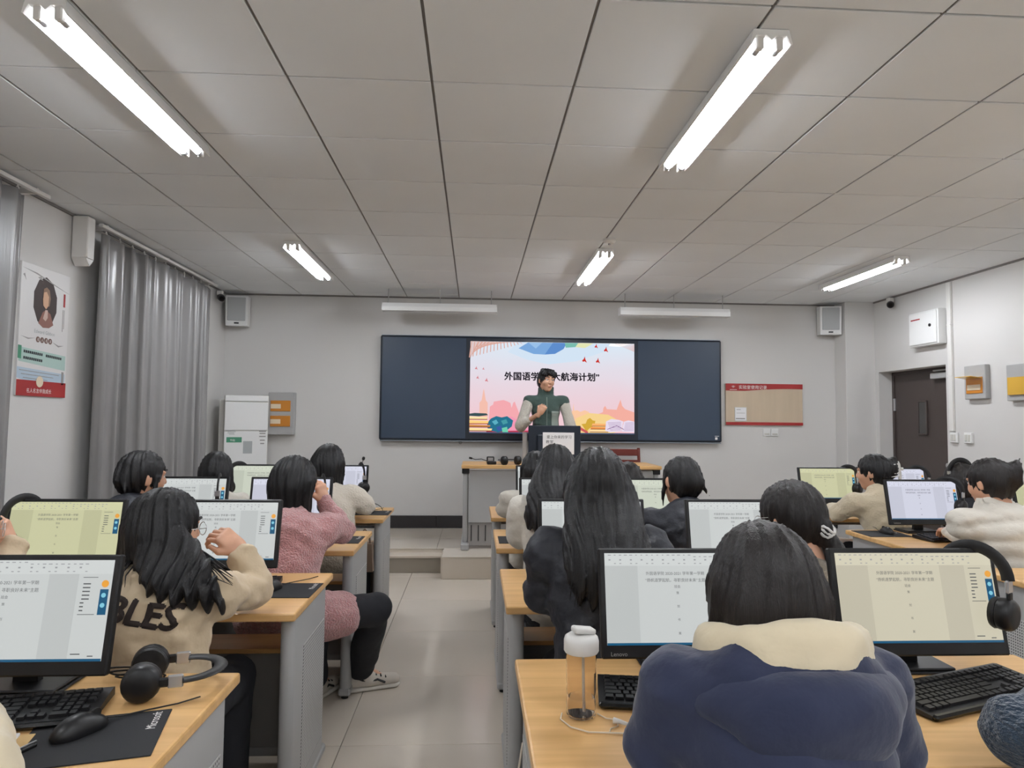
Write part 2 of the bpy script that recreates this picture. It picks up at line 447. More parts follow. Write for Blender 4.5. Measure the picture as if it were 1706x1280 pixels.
# ------------------------------------------------------------------ ceiling lamps
def lamp(x, y, label):
    t = thing('ceiling_lamp', label, 'lamp', (x, y, ZC - .002), 0, 'fluorescent ceiling lamps')
    L = 1.235; W = .155
    prof = [(-W / 2, -.052), (-W / 2 + .006, -.055), (-.056, -.022), (-.018, -.022), (0, -.040), (.018, -.022), (.056, -.022), (W / 2 - .006, -.055), (W / 2, -.052), (W / 2 - .012, 0), (-W / 2 + .012, 0)]
    MB().prism(prof, L, Matrix.Translation((0, -L / 2, 0))).build('reflector_tray', 'tray', t)
    for e in (-1, 1):
        for sx in (-.036, .036):
            MB().box((sx, e * (L / 2 - .022), -.042), (.026, .024, .05), .004).build('tube_socket', 'white_plastic', t)
    for sx in (-.036, .036):
        tb = MB().tube([(sx, -L / 2 + .06, -.054), (sx, L / 2 - .06, -.054)], .0135, 10).build('fluorescent_tube', 'tube', t, 40)
        for e in (-1, 1): MB().tube([(sx, e * (L / 2 - .03), -.054), (sx, e * (L / 2 - .062), -.054)], .0142, 10).build('tube_cap', 'silver', tb, 40)
    return t
rows = {2.92: 'near', 6.015: 'far'}
LB = {(0, 0): 'double-tube ceiling lamp at the upper left, nearest above the beige curtain side',
      (1, 0): 'large double-tube ceiling lamp right of centre, nearest the viewer',
      (0, 1): 'small-looking double-tube lamp over the left desks near the front wall',
      (1, 1): 'double-tube lamp above the lectern desk near the front wall',
      (2, 1): 'double-tube ceiling lamp at the right near the door wall'}
for j, y in enumerate((2.915, 6.015, -.185, -3.285)):
    for i, x in enumerate((-1.475, 1.05, 3.56)):
        lb = LB.get((i, j), 'ceiling lamp out of the picture, ' + ('left', 'middle', 'right')[i] + ' column, ' + ('near row', 'far row', 'row above the viewer', 'row at the back wall')[j])
        lamp(x, y, lb)
# board lamps hanging from rods above the blackboard
def board_lamp(x0, x1, label):
    t = thing('board_lamp', label, 'lamp', ((x0 + x1) / 2, 7.3, ZC), 0, 'white blackboard lamps')
    w = x1 - x0
    MB().prism([(-.06, -.16), (.05, -.16), (.07, -.2), (.07, -.245), (-.045, -.245), (-.06, -.2)], w, Matrix.Translation((-w / 2, 0, 0)) @ Matrix.Rotation(-PI / 2, 4, 'Z')).build('housing', 'white', t)
    for sx in (-1, 1):
        MB().box((sx * w / 2, 0, -.203), (.006, .135, .09), .002).build('end_cap', 'white_plastic', t)
        MB().cyl((sx * (w / 2 - .06), 0, -.165), (sx * (w / 2 - .06), 0, 0), .005, n=8).build('rod', 'grey_metal', t, 40)
    MB().cyl((-.0, .0, -.165), (0, 0, 0), .004, n=8).build('rod', 'grey_metal', t, 40)
board_lamp(-1.01, .225, 'white trough lamp hanging above the left half of the blackboard')
board_lamp(1.58, 2.80, 'white trough lamp hanging above the right half of the blackboard')
t = thing('smoke_detector', 'small white smoke detector on the ceiling beyond the centre lamps', 'detector', (1.03, 5.13, ZC))
MB().lathe([(0, 0), (.05, 0), (.05, -.015), (.036, -.03), (0, -.034)], 18, cap=False).build('housing', 'white_plastic', t, 40)
MB().lathe([(0, -.034), (.012, -.034), (.01, -.042), (0, -.042)], 12, cap=False).build('sensor', 'panel_grey', t, 40)

# ------------------------------------------------------------------ smart blackboard
BX0, BX1, BZ0, BZ1 = -1.08, 2.87, 1.197, 2.385
SX0, SX1, SZ0, SZ1 = -.06, 1.837, 1.28, 2.33
bd = thing('smart_blackboard', 'wide dark blue blackboard with a glowing slide screen in the middle', 'blackboard', (BX0, YF, BZ0))
W = BX1 - BX0; H = BZ1 - BZ0
MB().box((W / 2, -.035, H / 2), (W, .07, H), .016, seg=2).build('frame', 'board_frame', bd)
MB().box(((SX0 - BX0) / 2 - .01, -.072, H / 2), (SX0 - BX0 - .07, .006, H - .04), .002).build('writing_panel', 'board', bd)
MB().box((W - (BX1 - SX1) / 2 + .01, -.072, H / 2), (BX1 - SX1 - .07, .006, H - .04), .002).build('writing_panel', 'board', bd)
MB().box((W / 2, -.05, -.008), (W - .02, .05, .012), .003).build('bottom_rail', 'alu', bd)
MB().box((W / 2, -.05, H + .004), (W - .02, .04, .008), .002).build('top_rail', 'alu', bd)
lg = MB().box((W - .07, -.0765, .045), (.028, .002, .028)).build('maker_mark', 'white_ink', bd)
MB().box((W - .062, -.0765, .072), (.05, .002, .006)).build('mark_line', 'white_ink', lg)
sw, sh = SX1 - SX0, SZ1 - SZ0
# the lit screen: pale pink watercolour ground
sm = bpy.data.materials.new('slide_ground'); sm.use_nodes = True
nt = sm.node_tree; nt.nodes.clear()
tc = nt.nodes.new('ShaderNodeTexCoord'); sp = nt.nodes.new('ShaderNodeSeparateXYZ'); nt.links.new(tc.outputs['Generated'], sp.inputs[0])
rp = nt.nodes.new('ShaderNodeValToRGB'); cr = rp.color_ramp
for pos, c in ((0.0, (238, 190, 196)), (.3, (246, 214, 216)), (.6, (240, 224, 232)), (.85, (226, 226, 240)), (1.0, (214, 226, 238))):
    e = cr.elements[0] if pos == 0 else (cr.elements[1] if pos == 1.0 else cr.elements.new(pos))
    e.position = pos; e.color = lin(c) + (1,)
nz = nt.nodes.new('ShaderNodeTexNoise'); nz.inputs['Scale'].default_value = 3.0
nt.links.new(tc.outputs['Generated'], nz.inputs['Vector'])
ad = nt.nodes.new('ShaderNodeMath'); ad.operation = 'MULTIPLY_ADD'; ad.inputs[1].default_value = .25; nt.links.new(nz.outputs['Fac'], ad.inputs[0]); nt.links.new(sp.outputs[2], ad.inputs[2])
sb = nt.nodes.new('ShaderNodeMath'); sb.operation = 'SUBTRACT'; sb.inputs[1].default_value = .125; nt.links.new(ad.outputs[0], sb.inputs[0])
nt.links.new(sb.outputs[0], rp.inputs[0])
em = nt.nodes.new('ShaderNodeEmission'); em.inputs[1].default_value = .60; nt.links.new(rp.outputs[0], em.inputs[0])
ou = nt.nodes.new('ShaderNodeOutputMaterial'); nt.links.new(em.outputs[0], ou.inputs[0])
scr = MB().box((sw / 2, 0, sh / 2), (sw, .006, sh)).build('slide_screen', sm, bd, loc=(SX0 - BX0, -.078, SZ0 - BZ0))
LAYER = [0]
def slide(name, polys, rgb, strength=.60):
    """flat shapes printed on the slide; u,v in 0..1 from the top left"""
    LAYER[0] += 1
    b = MB(); y = -.0032 - .00012 * LAYER[0]
    for poly in polys:
        b.add([(u * sw, y, (1 - v) * sh) for u, v in poly], [tuple(range(len(poly)))])
    return b.build(name, glow('slide_' + name, rgb, strength), scr)
def zz(x, y): return ((x - 467) / 766, (y - 232) / 433)
def P(*pts): return [zz(*p) for p in pts]
slide('sky_wash', [P((640, 280), (690, 233), (1120, 233), (1090, 272), (960, 320), (830, 336), (730, 316))], (206, 222, 238))
slide('blue_facet', [P((690, 262), (735, 233), (850, 233), (812, 290), (760, 288))], (120, 164, 214))
slide('blue_facet', [P((812, 290), (850, 233), (915, 233), (900, 262), (860, 286))], (92, 138, 200))
slide('blue_facet', [P((735, 233), (800, 233), (770, 262))], (150, 188, 226))
slide('green_facet', [P((905, 233), (968, 233), (955, 252), (910, 256))], (120, 184, 170))
slide('yellow_facet', [P((968, 233), (1040, 233), (1000, 256), (955, 252))], (222, 224, 176))
hat = []
for i in range(13):
    f0 = i / 13; hat.append(P((467, 233 + 82 * f0), (720 - 253 * f0 * .9, 233), (720 - 253 * f0 * .9 - 9, 233), (467, 233 + 82 * f0 + 3.2)))
for i in range(16):
    x0 = 470 + i * 15; hh = 76 * (1 - i / 16.5)
    hat.append(P((x0, 233), (x0 + 4, 233), (x0 + 14 - hh * .25, 233 + hh), (x0 + 10 - hh * .25, 233 + hh)))
slide('woven_corner', hat, (214, 164, 150))
hat = []
for i in range(6): hat.append(P((1140 + i * 15, 233), (1145 + i * 15, 233), (1233, 240 + (5 - i) * 6), (1233, 236 + (5 - i) * 6)))
slide('woven_corner', hat, (220, 178, 172))
slide('skyline', [P((512, 600), (512, 522), (522, 510), (528, 470), (531, 455), (534, 470), (541, 510), (550, 522), (550, 600))], (238, 186, 170))
slide('skyline', [P((556, 610), (560, 540), (575, 530), (578, 516), (600, 512), (622, 508), (640, 514), (655, 522), (660, 545), (668, 520), (675, 515), (680, 530), (700, 580), (720, 625))], (238, 166, 172))
slide('skyline', [P((930, 610), (935, 560), (945, 555), (948, 520), (951, 555), (965, 552), (980, 560), (1000, 552), (1020, 560), (1020, 620))], (244, 196, 160))
slide('skyline', [P((1060, 620), (1062, 570), (1085, 560), (1088, 540), (1096, 530), (1104, 546), (1150, 548), (1160, 520), (1168, 500), (1176, 530), (1190, 545), (1233, 560), (1233, 620))], (238, 172, 158))
slide('pink_wash', [P((560, 665), (590, 600), (660, 585), (720, 620), (760, 655), (780, 665))], (236, 150, 176))
slide('yellow_wash', [P((940, 665), (960, 590), (1020, 565), (1110, 572), (1160, 600), (1180, 640), (1120, 665))], (240, 206, 140))
slide('ground_band', [P((545, 655), (760, 650), (760, 665), (545, 665))], (176, 60, 84))
slide('teal_tree', [P((552, 650), (548, 618), (565, 596), (590, 584), (615, 590), (640, 584), (668, 604), (662, 632), (640, 650), (600, 660))], (40, 110, 138))
slide('teal_leaf', [P((570, 610), (590, 600), (600, 616), (584, 626))], (90, 170, 190))
slide('teal_leaf', [P((612, 606), (636, 598), (644, 616), (622, 624))], (70, 150, 160))
slide('teal_leaf', [P((590, 636), (612, 628), (620, 648), (600, 655))], (60, 90, 160))
slide('teal_leaf', [P((616, 640), (640, 634), (646, 660), (620, 664))], (110, 200, 170))
slide('dark_leaf', [P((467, 574), (490, 570), (545, 572), (552, 580), (510, 586), (467, 584))], (60, 80, 84))
for a, (x0, x1, y0, y1, c, c2) in enumerate(((467, 550, 586, 602, (246, 222, 170), (160, 90, 50)), (467, 556, 604, 622, (250, 206, 130), (170, 84, 40)), (467, 564, 624, 638, (206, 140, 80), (120, 60, 40)), (467, 572, 640, 656, (250, 220, 160), (110, 60, 40)))):
    slide('book', [P((x0, y0), (x1, y0 + 3), (x1 - 6, y1), (x0, y1))], c)
    slide('book_edge', [P((x0, y1 - 4), (x1 - 2, y1 - 4), (x1, y1), (x0, y1))], c2)
slide('yellow_leaf', [P((1000, 640), (985, 618), (1005, 615), (1012, 596), (1025, 588), (1038, 600), (1050, 602), (1046, 622), (1020, 640), (1008, 655))], (206, 166, 60))
for x0, x1, y0, y1, c, c2 in ((1036, 1108, 614, 628, (244, 176, 110), (150, 80, 50)), (1030, 1106, 630, 642, (236, 150, 80), (130, 60, 40)), (1026, 1110, 644, 656, (250, 214, 160), (120, 60, 40))):
    slide('book', [P((x0, y0), (x1, y0 + 2), (x1 - 4, y1), (x0 - 3, y1))], c)
    slide('book_edge', [P((x0, y1 - 3), (x1, y1 - 3), (x1, y1), (x0 - 4, y1))], c2)
slide('striped_cloth', [P((972, 632 + 5 * i), (978, 630 + 5 * i), (1018, 654 + 3 * i), (1010, 656 + 3 * i)) for i in range(3)], (196, 90, 90))
slide('open_book', [P((1100, 604), (1125, 592), (1160, 596), (1182, 604), (1170, 650), (1120, 656), (1096, 648)), P((1184, 604), (1205, 598), (1233, 604), (1233, 655), (1172, 652))], (226, 214, 232))
slide('book_lines', [P((1108 + 2 * i, 610 + 6 * i), (1170, 606 + 6 * i), (1170, 607.6 + 6 * i), (1108 + 2 * i, 611.6 + 6 * i)) for i in range(7)] + [P((1190 - i, 610 + 6 * i), (1230, 608 + 6 * i), (1230, 609.6 + 6 * i), (1190 - i, 611.6 + 6 * i)) for i in range(7)] + [P((1105, 640), (1150, 622), (1185, 640), (1183, 643), (1150, 626), (1106, 643))], (150, 120, 160))
def bird(x, y, s, rgb):
    slide('bird', [P((x - 10 * s, y + 2 * s), (x - 2 * s, y - 6 * s), (x + 2 * s, y - 18 * s), (x + 5 * s, y - 4 * s), (x + 12 * s, y + 12 * s), (x + 1 * s, y + 5 * s), (x - 6 * s, y + 8 * s))], rgb)
for b_ in ((1052, 248, .75), (1098, 264, .95), (997, 314, 1.05), (1060, 318, .95)): bird(*b_, (196, 52, 44))
for b_ in ((495, 360, .6), (528, 362, .45), (502, 404, .6), (543, 416, .7)): bird(*b_, (206, 130, 136))
LAYER[0] += 2
tb = MB()
for dx_, dz_ in ((0, 0), (.0035, 0), (-.0035, 0), (0, .003), (0, -.003)): text_into(tb, SLIDE_TITLE, width=.575 * sw, mtx=Matrix.Translation((.495 * sw + dx_, -.0032 - .00012 * LAYER[0] - abs(dx_) * .02, (1 - .375) * sh + dz_)))
tb.build('slide_title', glow('slide_ink', (22, 20, 26), 1.0), scr)
slide('task_bar', [P((467, 659), (1233, 659), (1233, 665), (467, 665))], (70, 84, 110))

# ------------------------------------------------------------------ things on the front wall
def speaker(loc, rz, tiltx, label):
    t = thing('wall_speaker', label, 'speaker', loc, rz, 'white wall speakers'); t.rotation_euler = (tiltx, 0, rz)
    MB().prism([(-.115, -.165), (.115, -.165), (.12, .165), (-.12, .165)], .13, Matrix.Translation((0, 0, 0))).build('cabinet', 'white', t)
    MB().box((0, -.006, .02), (.19, .014, .26), .006, seg=2).build('grille', 'grille', t)
    MB().box((0, -.004, -.136), (.05, .008, .016), .002).build('badge', 'black', t)
    MB().box((0, .15, 0), (.05, .06, .09), .004).build('wall_bracket', 'white_plastic', t)
speaker((-2.655, 7.58, 2.615), .12, .05, 'white box speaker high in the left front corner')
speaker((4.13, 7.58, 2.63), -.2, .05, 'white box speaker high on the front wall beside the right column')
def camera_dome(loc, d, label):
    t = thing('security_camera', label, 'camera', loc, 0, 'small wall cameras')
    MB().box((0, 0, .04), (.06, .06, .05), .006).build('mount', 'white_plastic', t)
    v = Vector(d).normalized()
    MB().tube([Vector((0, 0, 0)) - v * .02, Vector((0, 0, 0)) + v * .035, v * .09], .036, 14, radii=[.03, .038, .036]).build('camera_body', 'black', t, 40)
    MB().tube([v * .088, v * .098], .022, 12).build('lens', 'black_gloss', t, 40)
camera_dome((-2.79, 7.45, 2.745), (.6, -1, -.4), 'small dark camera in the left ceiling corner beside the white speaker')
camera_dome((4.58, 7.16, 2.76), (-.6, -1, -.35), 'small dark camera under the ceiling above the door')
# standing air conditioner in the left corner
ac = thing('standing_air_conditioner', 'tall white cabinet air conditioner with green label in left front corner', 'air conditioner', (-2.475, 7.46, PH), .34)
AW, AH, AD = .44, 1.47, .26
MB().box((0, 0, AH / 2), (AW, AD, AH), .012, seg=2).build('cabinet', 'offwhite', ac)
MB().box((0, -AD / 2 - .006, AH - .035), (AW - .012, .014, .062), .004).build('top_panel', 'white', ac)
MB().box((0, -AD / 2 - .006, AH - .225), (AW - .012, .014, .30), .004).build('air_outlet_door', 'white', ac)
fp = MB().box((0, -AD / 2 - .006, (AH - .39) / 2 + .006), (AW - .012, .014, AH - .39), .004).build('front_panel', 'white', ac)
MB().box((-.115, -AD / 2 - .0145, .995), (.15, .002, .055)).build('green_sticker', 'green', fp)
b = MB(); text_into(b, '节能', height=.024, mtx=Matrix.Translation((-.13, -AD / 2 - .016, .99))); b.build('sticker_print', 'white_ink', fp)
MB().box((.02, -AD / 2 - .0145, .915), (.09, .002, .13)).build('grey_sticker', 'grey_sticker', fp)
b = MB()
for i in range(4): b.box((-.15 + .01 * (i % 2), -AD / 2 - .0145, 1.09 - .012 * i), (.09 - .012 * i, .002, .006))
b.build('small_print', 'grey_sticker', fp)
b = MB()
for i, (w_, z_) in enumerate(((.07, 1.085), (.06, 1.062), (.065, 1.03), (.05, .99), (.04, .955))): b.box((.165, -AD / 2 - .0145, z_), (w_, .002, .012))
b.build('small_print', 'panel_grey', fp)
MB().box((-.245, .06, 1.42 / 2), (.05, .11, 1.42), .006).build('pipe_duct', 'white_plastic', ac)
# grey breaker box with two amber windows
bk = thing('breaker_box', 'grey breaker box with two amber windows beside the white air conditioner', 'breaker box', (-2.165, YF, 1.48), 0, 'breaker boxes')
MB().box((0, -.05, 0), (.285, .1, .475), .006).build('box', 'grey_metal', bk)
for z in (.085, -.085):
    w_ = MB().box((-.005, -.104, z), (.22, .012, .12), .003).build('amber_window', 'orange', bk)
    MB().box((-.055, -.1115, z - .004), (.11, .004, .05)).build('paper_label', 'cream_label', w_)
# notice board
nb = thing('notice_board', 'red and tan notice board with a small white card beside the blackboard', 'notice board', (2.935, YF, 1.402))
nw, nh = .925, .486
MB().box((nw / 2, -.012, nh / 2), (nw, .024, nh), .003).build('backing', 'tan', nb)
top = [(0, nh)] + [(0, nh - .082)] + [(nw * i / 12, nh - .085 + .028 * max(0, math.sin((i / 12 - .25) * PI / 1.2)) if i > 3 else nh - .085) for i in range(1, 13)] + [(nw, nh)]
MB().prism(top, .003, Matrix.Translation((0, -.0275, 0))).build('title_band', 'red', nb)
MB().box((nw / 2, -.0258, .017), (nw, .003, .034)).build('foot_band', 'red', nb)
b = MB(); text_into(b, '实验室使用记录', width=.335, mtx=Matrix.Translation((.325, -.0288, nh - .042))); b.build('title_print', 'white_ink', nb)
b = MB()
for i in range(3): b.prism([(.06 + .01 * i, nh - .035 - .008 * i), (.09, nh - .025 - .008 * i), (.12 - .01 * i, nh - .035 - .008 * i), (.09, nh - .03 - .008 * i)], .001, Matrix.Translation((0, -.0288, 0)))
b.box((.09, -.0285, nh - .072), (.085, .001, .006)); b.build('school_emblem', 'white_ink', nb)
cd = MB().box((.175, -.0275, .125), (.145, .006, .17), .002).build('card_pocket', 'offwhite', nb)
MB().box((.175, -.0315, .128), (.132, .002, .15)).build('white_card', 'paper', cd)
b = MB(); b.box((.15, -.0327, .18), (.05, .001, .006)); b.box((.175, -.0327, .14), (.1, .001, .004)); b.box((.17, -.0327, .075), (.11, .001, .012)); b.build('card_print', 'panel_grey', cd)
for i, x_ in enumerate((3.43, 3.525)):
    t = thing('wall_socket', ('left' if i == 0 else 'right') + ' one of the two white sockets below the red notice board', 'socket', (x_, YF, 1.318), 0, 'sockets under the notice board')
    MB().box((0, -.006, 0), (.088, .012, .088), .003).build('plate', 'white', t)
    MB().box((0, -.013, -.02), (.06, .004, .02), .001).build('socket_insert', 'offwhite', t)
t = thing('wall_hook', 'tiny grey hook on the front wall under the blackboard left end', 'hook', (-.16, YF, 1.17))
MB().lathe([(0, 0), (.014, 0), (.014, .012), (.02, .016), (.02, .03), (0, .034)], 12, Matrix.Rotation(PI / 2, 4, 'X'), cap=False).build('knob', 'panel_grey', t, 40)
# right wall things
t = thing('wall_cabinet_box', 'white metal wall box with a round lock above the door', 'wall box', (XR, 6.55, 2.40))
MB().box((-.045, 0, 0), (.09, .44, .35), .006).build('box', 'white', t)
ld = MB().box((-.096, 0, 0), (.012, .41, .32), .004).build('lid', 'white', t)
MB().lathe([(0, 0), (.016, 0), (.016, .008), (0, .01)], 12, Matrix.Translation((-.102, -.12, .02)) @ Matrix.Rotation(-PI / 2, 4, 'Y'), cap=False).build('lock', 'black', ld, 40)
MB().box((-.1035, .1, .1), (.002, .14, .012)).build('red_print', 'red', ld)
t = thing('cable_duct', 'white vertical cable duct running from ceiling to switch beside the door', 'duct', (XR, 6.27, 0))
MB().box((-.014, 0, (1.36 + ZC) / 2 - .01), (.028, .055, ZC - 1.36 - .03), .004).build('duct_cover', 'white_plastic', t)
for z in (1.9, 2.4): MB().box((-.016, 0, z), (.032, .06, .012), .002).build('duct_joint', 'white_plastic', t)
for y_, nm in ((6.25, 'white switch plate under the cable duct next to the door'), (6.06, 'white switch plate further from the door, right of the other one')):
    t = thing('light_switch', nm, 'switch', (XR, y_, 1.305), 0, 'switch plates by the door')
    MB().box((-.012, 0, 0), (.024, .1, .1), .004).build('plate', 'white', t)
    MB().box((-.026, -.02, .0), (.008, .028, .06), .002).build('rocker', 'offwhite', t)
    MB().box((-.026, .02, .0), (.008, .028, .06), .002).build('rocker', 'offwhite', t)
def flap_box(y_, z_, open_, label):
    t = thing('breaker_box', label, 'breaker box', (XR, y_, z_), 0, 'breaker boxes')
    MB().box((-.025, 0, 0), (.05, .26, .31), .005).build('box', 'grey_metal', t)
    MB().box((-.052, 0, -.03), (.01, .2, .15), .002).build('window_recess', 'orange', t)
    MB().box((-.059, 0, -.05), (.006, .16, .05), .001).build('breaker_row', 'cream_label', t)
    if open_:
        MB().box((0, 0, 0), (.11, .2, .006), .001).build('yellow_flap', 'yellow_flap', t, loc=(-.11, 0, .04), rot=(0, .12, 0))
    else:
        MB().box((-.064, 0, -.03), (.006, .2, .15), .001).build('yellow_flap', 'yellow_flap', t)
flap_box(5.92, 1.82, True, 'grey breaker box with its yellow flap lifted open on right wall')
flap_box(5.42, 1.79, False, 'grey breaker box with closed yellow flap at the right picture edge')

# ------------------------------------------------------------------ left wall: poster, curtains, rail
ps = thing('wall_poster', 'tall poster with an oval portrait and red foot band on left wall', 'poster', (XL, 4.56, 1.97))
pw, ph = .50, .84
R90 = Matrix.Rotation(PI / 2, 4, 'Z')     # poster local x -> +y of the room, faces +x
def PM(x, z, off): return Matrix.Translation((off, x, z)) @ R90
MB().box((.006, 0, 0), (.012, pw, ph), .001).build('sheet', 'poster', ps)
def pposter(name, poly, m_, layer): return MB().prism(poly, .0008, PM(0, 0, .0125 + .0008 * layer)).build(name, m_, ps)
oct_ = [(.135 * math.cos(a) * .92 - .005, .20 + .175 * math.sin(a) * .95) for a in [PI / 10 + i * PI / 5 for i in range(10)]]
pposter('portrait_ground', oct_, mat('portrait_dark', (58, 44, 40), .6), 0)
pposter('portrait_coat', [(-.07, .055), (-.03, .13), (.0, .15), (.05, .13), (.085, .06), (.04, .035), (-.02, .03)], mat('portrait_coat', (140, 96, 84), .6), 1)
pposter('portrait_hair', [(.0, .17), (.035, .18), (.045, .23), (.03, .285), (0, .3), (-.03, .285), (-.035, .24), (-.02, .2)], mat('portrait_hair', (136, 108, 86), .6), 2)
pposter('portrait_face', [(-.03, .175), (.0, .155), (.022, .18), (.024, .24), (0, .27), (-.028, .262), (-.036, .215)], mat('portrait_face', (206, 164, 132), .6), 3)
pposter('portrait_collar', [(-.028, .09), (-.006, .15), (.018, .15), (.02, .1), (0, .075)], mat('portrait_collar', (198, 170, 156), .6), 3)
pposter('red_seal', [(.185, .20), (.205, .20), (.205, .29), (.185, .29)], 'red', 1)
pposter('ink_column', [(.182, .03), (.187, .03), (.187, .18), (.182, .18)], 'panel_grey', 1)
pposter('ink_column', [(.197, .05), (.201, .05), (.201, .18), (.197, .18)], 'panel_grey', 1)
for i, pts in enumerate(([(-.24, .385), (-.1, .375), (.1, .33), (.24, .30), (.1, .324), (-.1, .366)], [(-.235, .34), (-.22, .35), (-.205, .31), (-.215, .325)], [(-.09, .35), (-.06, .36), (-.04, .335), (-.07, .34)])):
    pposter('ink_branch', pts, 'panel_grey', 1)
b = MB(); text_into(b, 'Edward Gibbon', width=.21, mtx=PM(.0, -.0, .0135)); b.build('name_print', 'grey_sticker', ps)
pposter('scroll_line', [(-.23, -.045), (-.16, -.052), (-.09, -.045), (-.16, -.06)], 'panel_grey', 1)
pposter('scroll_line', [(.09, -.055), (.15, -.07), (.21, -.065), (.15, -.08)], 'panel_grey', 1)
for i, ch in enumerate('名人名言'):
    c = MB().lathe([(0, 0), (.019, 0), (.019, .001), (0, .001)], 16, Matrix.Translation((.0125, -.065 + .042 * i, -.052)) @ Matrix.Rotation(PI / 2, 4, 'Y'), cap=False).build('brown_dot', mat('dot_brown', (112, 84, 74), .6), ps)
    b = MB(); text_into(b, ch, height=.02, mtx=PM(-.065 + .042 * i, -.052, .0142)); b.build('dot_print', 'white_ink', c)
pposter('pale_panel', [(-.24, -.115), (.235, -.135), (.235, -.235), (-.24, -.205)], 'teal_pale', 0)
pposter('green_tab', [(-.25, -.105), (-.218, -.107), (-.218, -.19), (-.25, -.188)], 'green', 1)
pposter('blue_panel', [(-.25, -.24), (.235, -.26), (.235, -.33), (-.1, -.335), (-.25, -.31)], 'blue_pale', 0)
pposter('grey_tab', [(.2, -.245), (.222, -.246), (.222, -.335), (.2, -.333)], 'panel_grey', 1)
b = MB()
for r_, z_, x0_, k_ in ((0, -.14, -.19, 10), (0, -.15, .03, 9), (1, -.18, -.19, 10)):
    for i in range(k_): b.box((.0135, x0_ + .019 * i, z_ - .0008 * i), (.001, .013, .017))
tag(b.build('small_print', 'ink', ps), kind='stuff')
b = MB()
for i in range(3): b.box((.0135, -.03 - .02 * i, -.265 - .022 * i), (.001, .40 - .08 * i, .004), rot=Matrix.Rotation(-.03, 3, 'X'))
tag(b.build('small_print', 'panel_grey', ps), kind='stuff')
pposter('red_band', [(-.25, -.42), (.25, -.42), (.25, -.32), (-.25, -.32)], 'red', 1)
MB().lathe([(0, 0), (.036, 0), (.036, .001), (0, .001)], 18, Matrix.Translation((.0142, -.03, -.325)) @ Matrix.Rotation(PI / 2, 4, 'Y'), cap=False).build('cream_seal', 'cream_label', ps)
b = MB(); text_into(b, '名人名言伴我成长', width=.25, mtx=PM(-.03, -.385, .0145)); b.build('band_print', 'white_ink', ps)

def curtain(y0, y1, z0, z1, folds, seed, label, xoff=.11):
    rnd = random.Random(seed)
    t = thing('window_curtain', label, 'curtain', (XL + xoff, y0, 0), 0, 'grey curtains on the left wall')
    n = folds * 14; rows = 30; vs_ = []; fs = []
    ph_ = [rnd.uniform(0, 6) for _ in range(6)]
    for r in range(rows + 1):
        tz = r / rows; z = z1 + (z0 - z1) * tz
        for i in range(n + 1):
            s = i / n
            warp = s + .012 * math.sin(9 * s * PI + ph_[0]) + .008 * math.sin(17 * s * PI + ph_[1] + tz)
            a = .046 + .02 * math.sin(s * 23 + ph_[2])
            amp = a * (.75 + .35 * tz)
            x_ = amp * math.sin(warp * folds * 2 * PI + .25 * math.sin(tz * 3 + ph_[3] + 6 * s)) + .4 * amp * math.sin(warp * folds * 4 * PI + ph_[4])
            y_ = (y1 - y0) * s + .012 * math.sin(warp * folds * 4 * PI + 1) + .01 * math.sin(tz * 4 + s * 9)
            zz_ = z - (.02 * abs(math.sin(warp * folds * PI)) if r == 0 else 0)
            vs_.append((x_, y_, zz_))
    for r in range(rows):
        for i in range(n): fs.append((r * (n + 1) + i, r * (n + 1) + i + 1, (r + 1) * (n + 1) + i + 1, (r + 1) * (n + 1) + i))
    me = bpy.data.meshes.new('cloth'); me.from_pydata(vs_, [], fs)
    o = obj('cloth', me, 'curtain', t, 179)
    sol = o.modifiers.new('thickness', 'SOLIDIFY'); sol.thickness = .003
    for k in range(folds):
        yy = (y1 - y0) * (k + .5) / folds
        MB().tube([(0, yy, z1 - .02), (.006, yy, z1 + .012), (0, yy, z1 + .03), (-.006, yy, z1 + .016)], .004, 6).build('hook', 'white_plastic', t, 60)
curtain(4.96, 7.06, .06, 2.755, 11, 3, 'long pleated grey satin curtain between the poster and the front wall')
curtain(2.35, 4.14, .06, 2.755, 11, 8, 'grey satin curtain at the left picture edge, before the poster', .13)
for (y0, y1, lb) in ((4.96, 7.15, 'white curtain track above the long grey curtain'), (2.2, 4.36, 'white curtain track above the curtain at the left picture edge')):
    t = thing('curtain_track', lb, 'curtain track', (XL, y0, ZC), 0, 'curtain tracks')
    MB().box((.12, (y1 - y0) / 2, -.034), (.03, y1 - y0, .024), .003).build('track', 'white_plastic', t)
    for yy in (.1, (y1 - y0) / 2, y1 - y0 - .1): MB().box((.06, yy, -.026), (.12, .02, .04), .002).build('bracket', 'white_plastic', t)
t = thing('pipe_boxing', 'white boxed pipe stub hanging from the ceiling beside the grey curtain', 'boxing', (XL, 4.86, ZC))
MB().box((.06, 0, -.16), (.11, .09, .30), .006).build('boxing', 'white_plastic', t)
MB().prism([(-.045, 0), (.045, 0), (0, -.05)], .1, Matrix.Translation((.11, 0, -.31)) @ Matrix.Rotation(PI / 2, 4, 'Z')).build('boxing_tip', 'white_plastic', t)

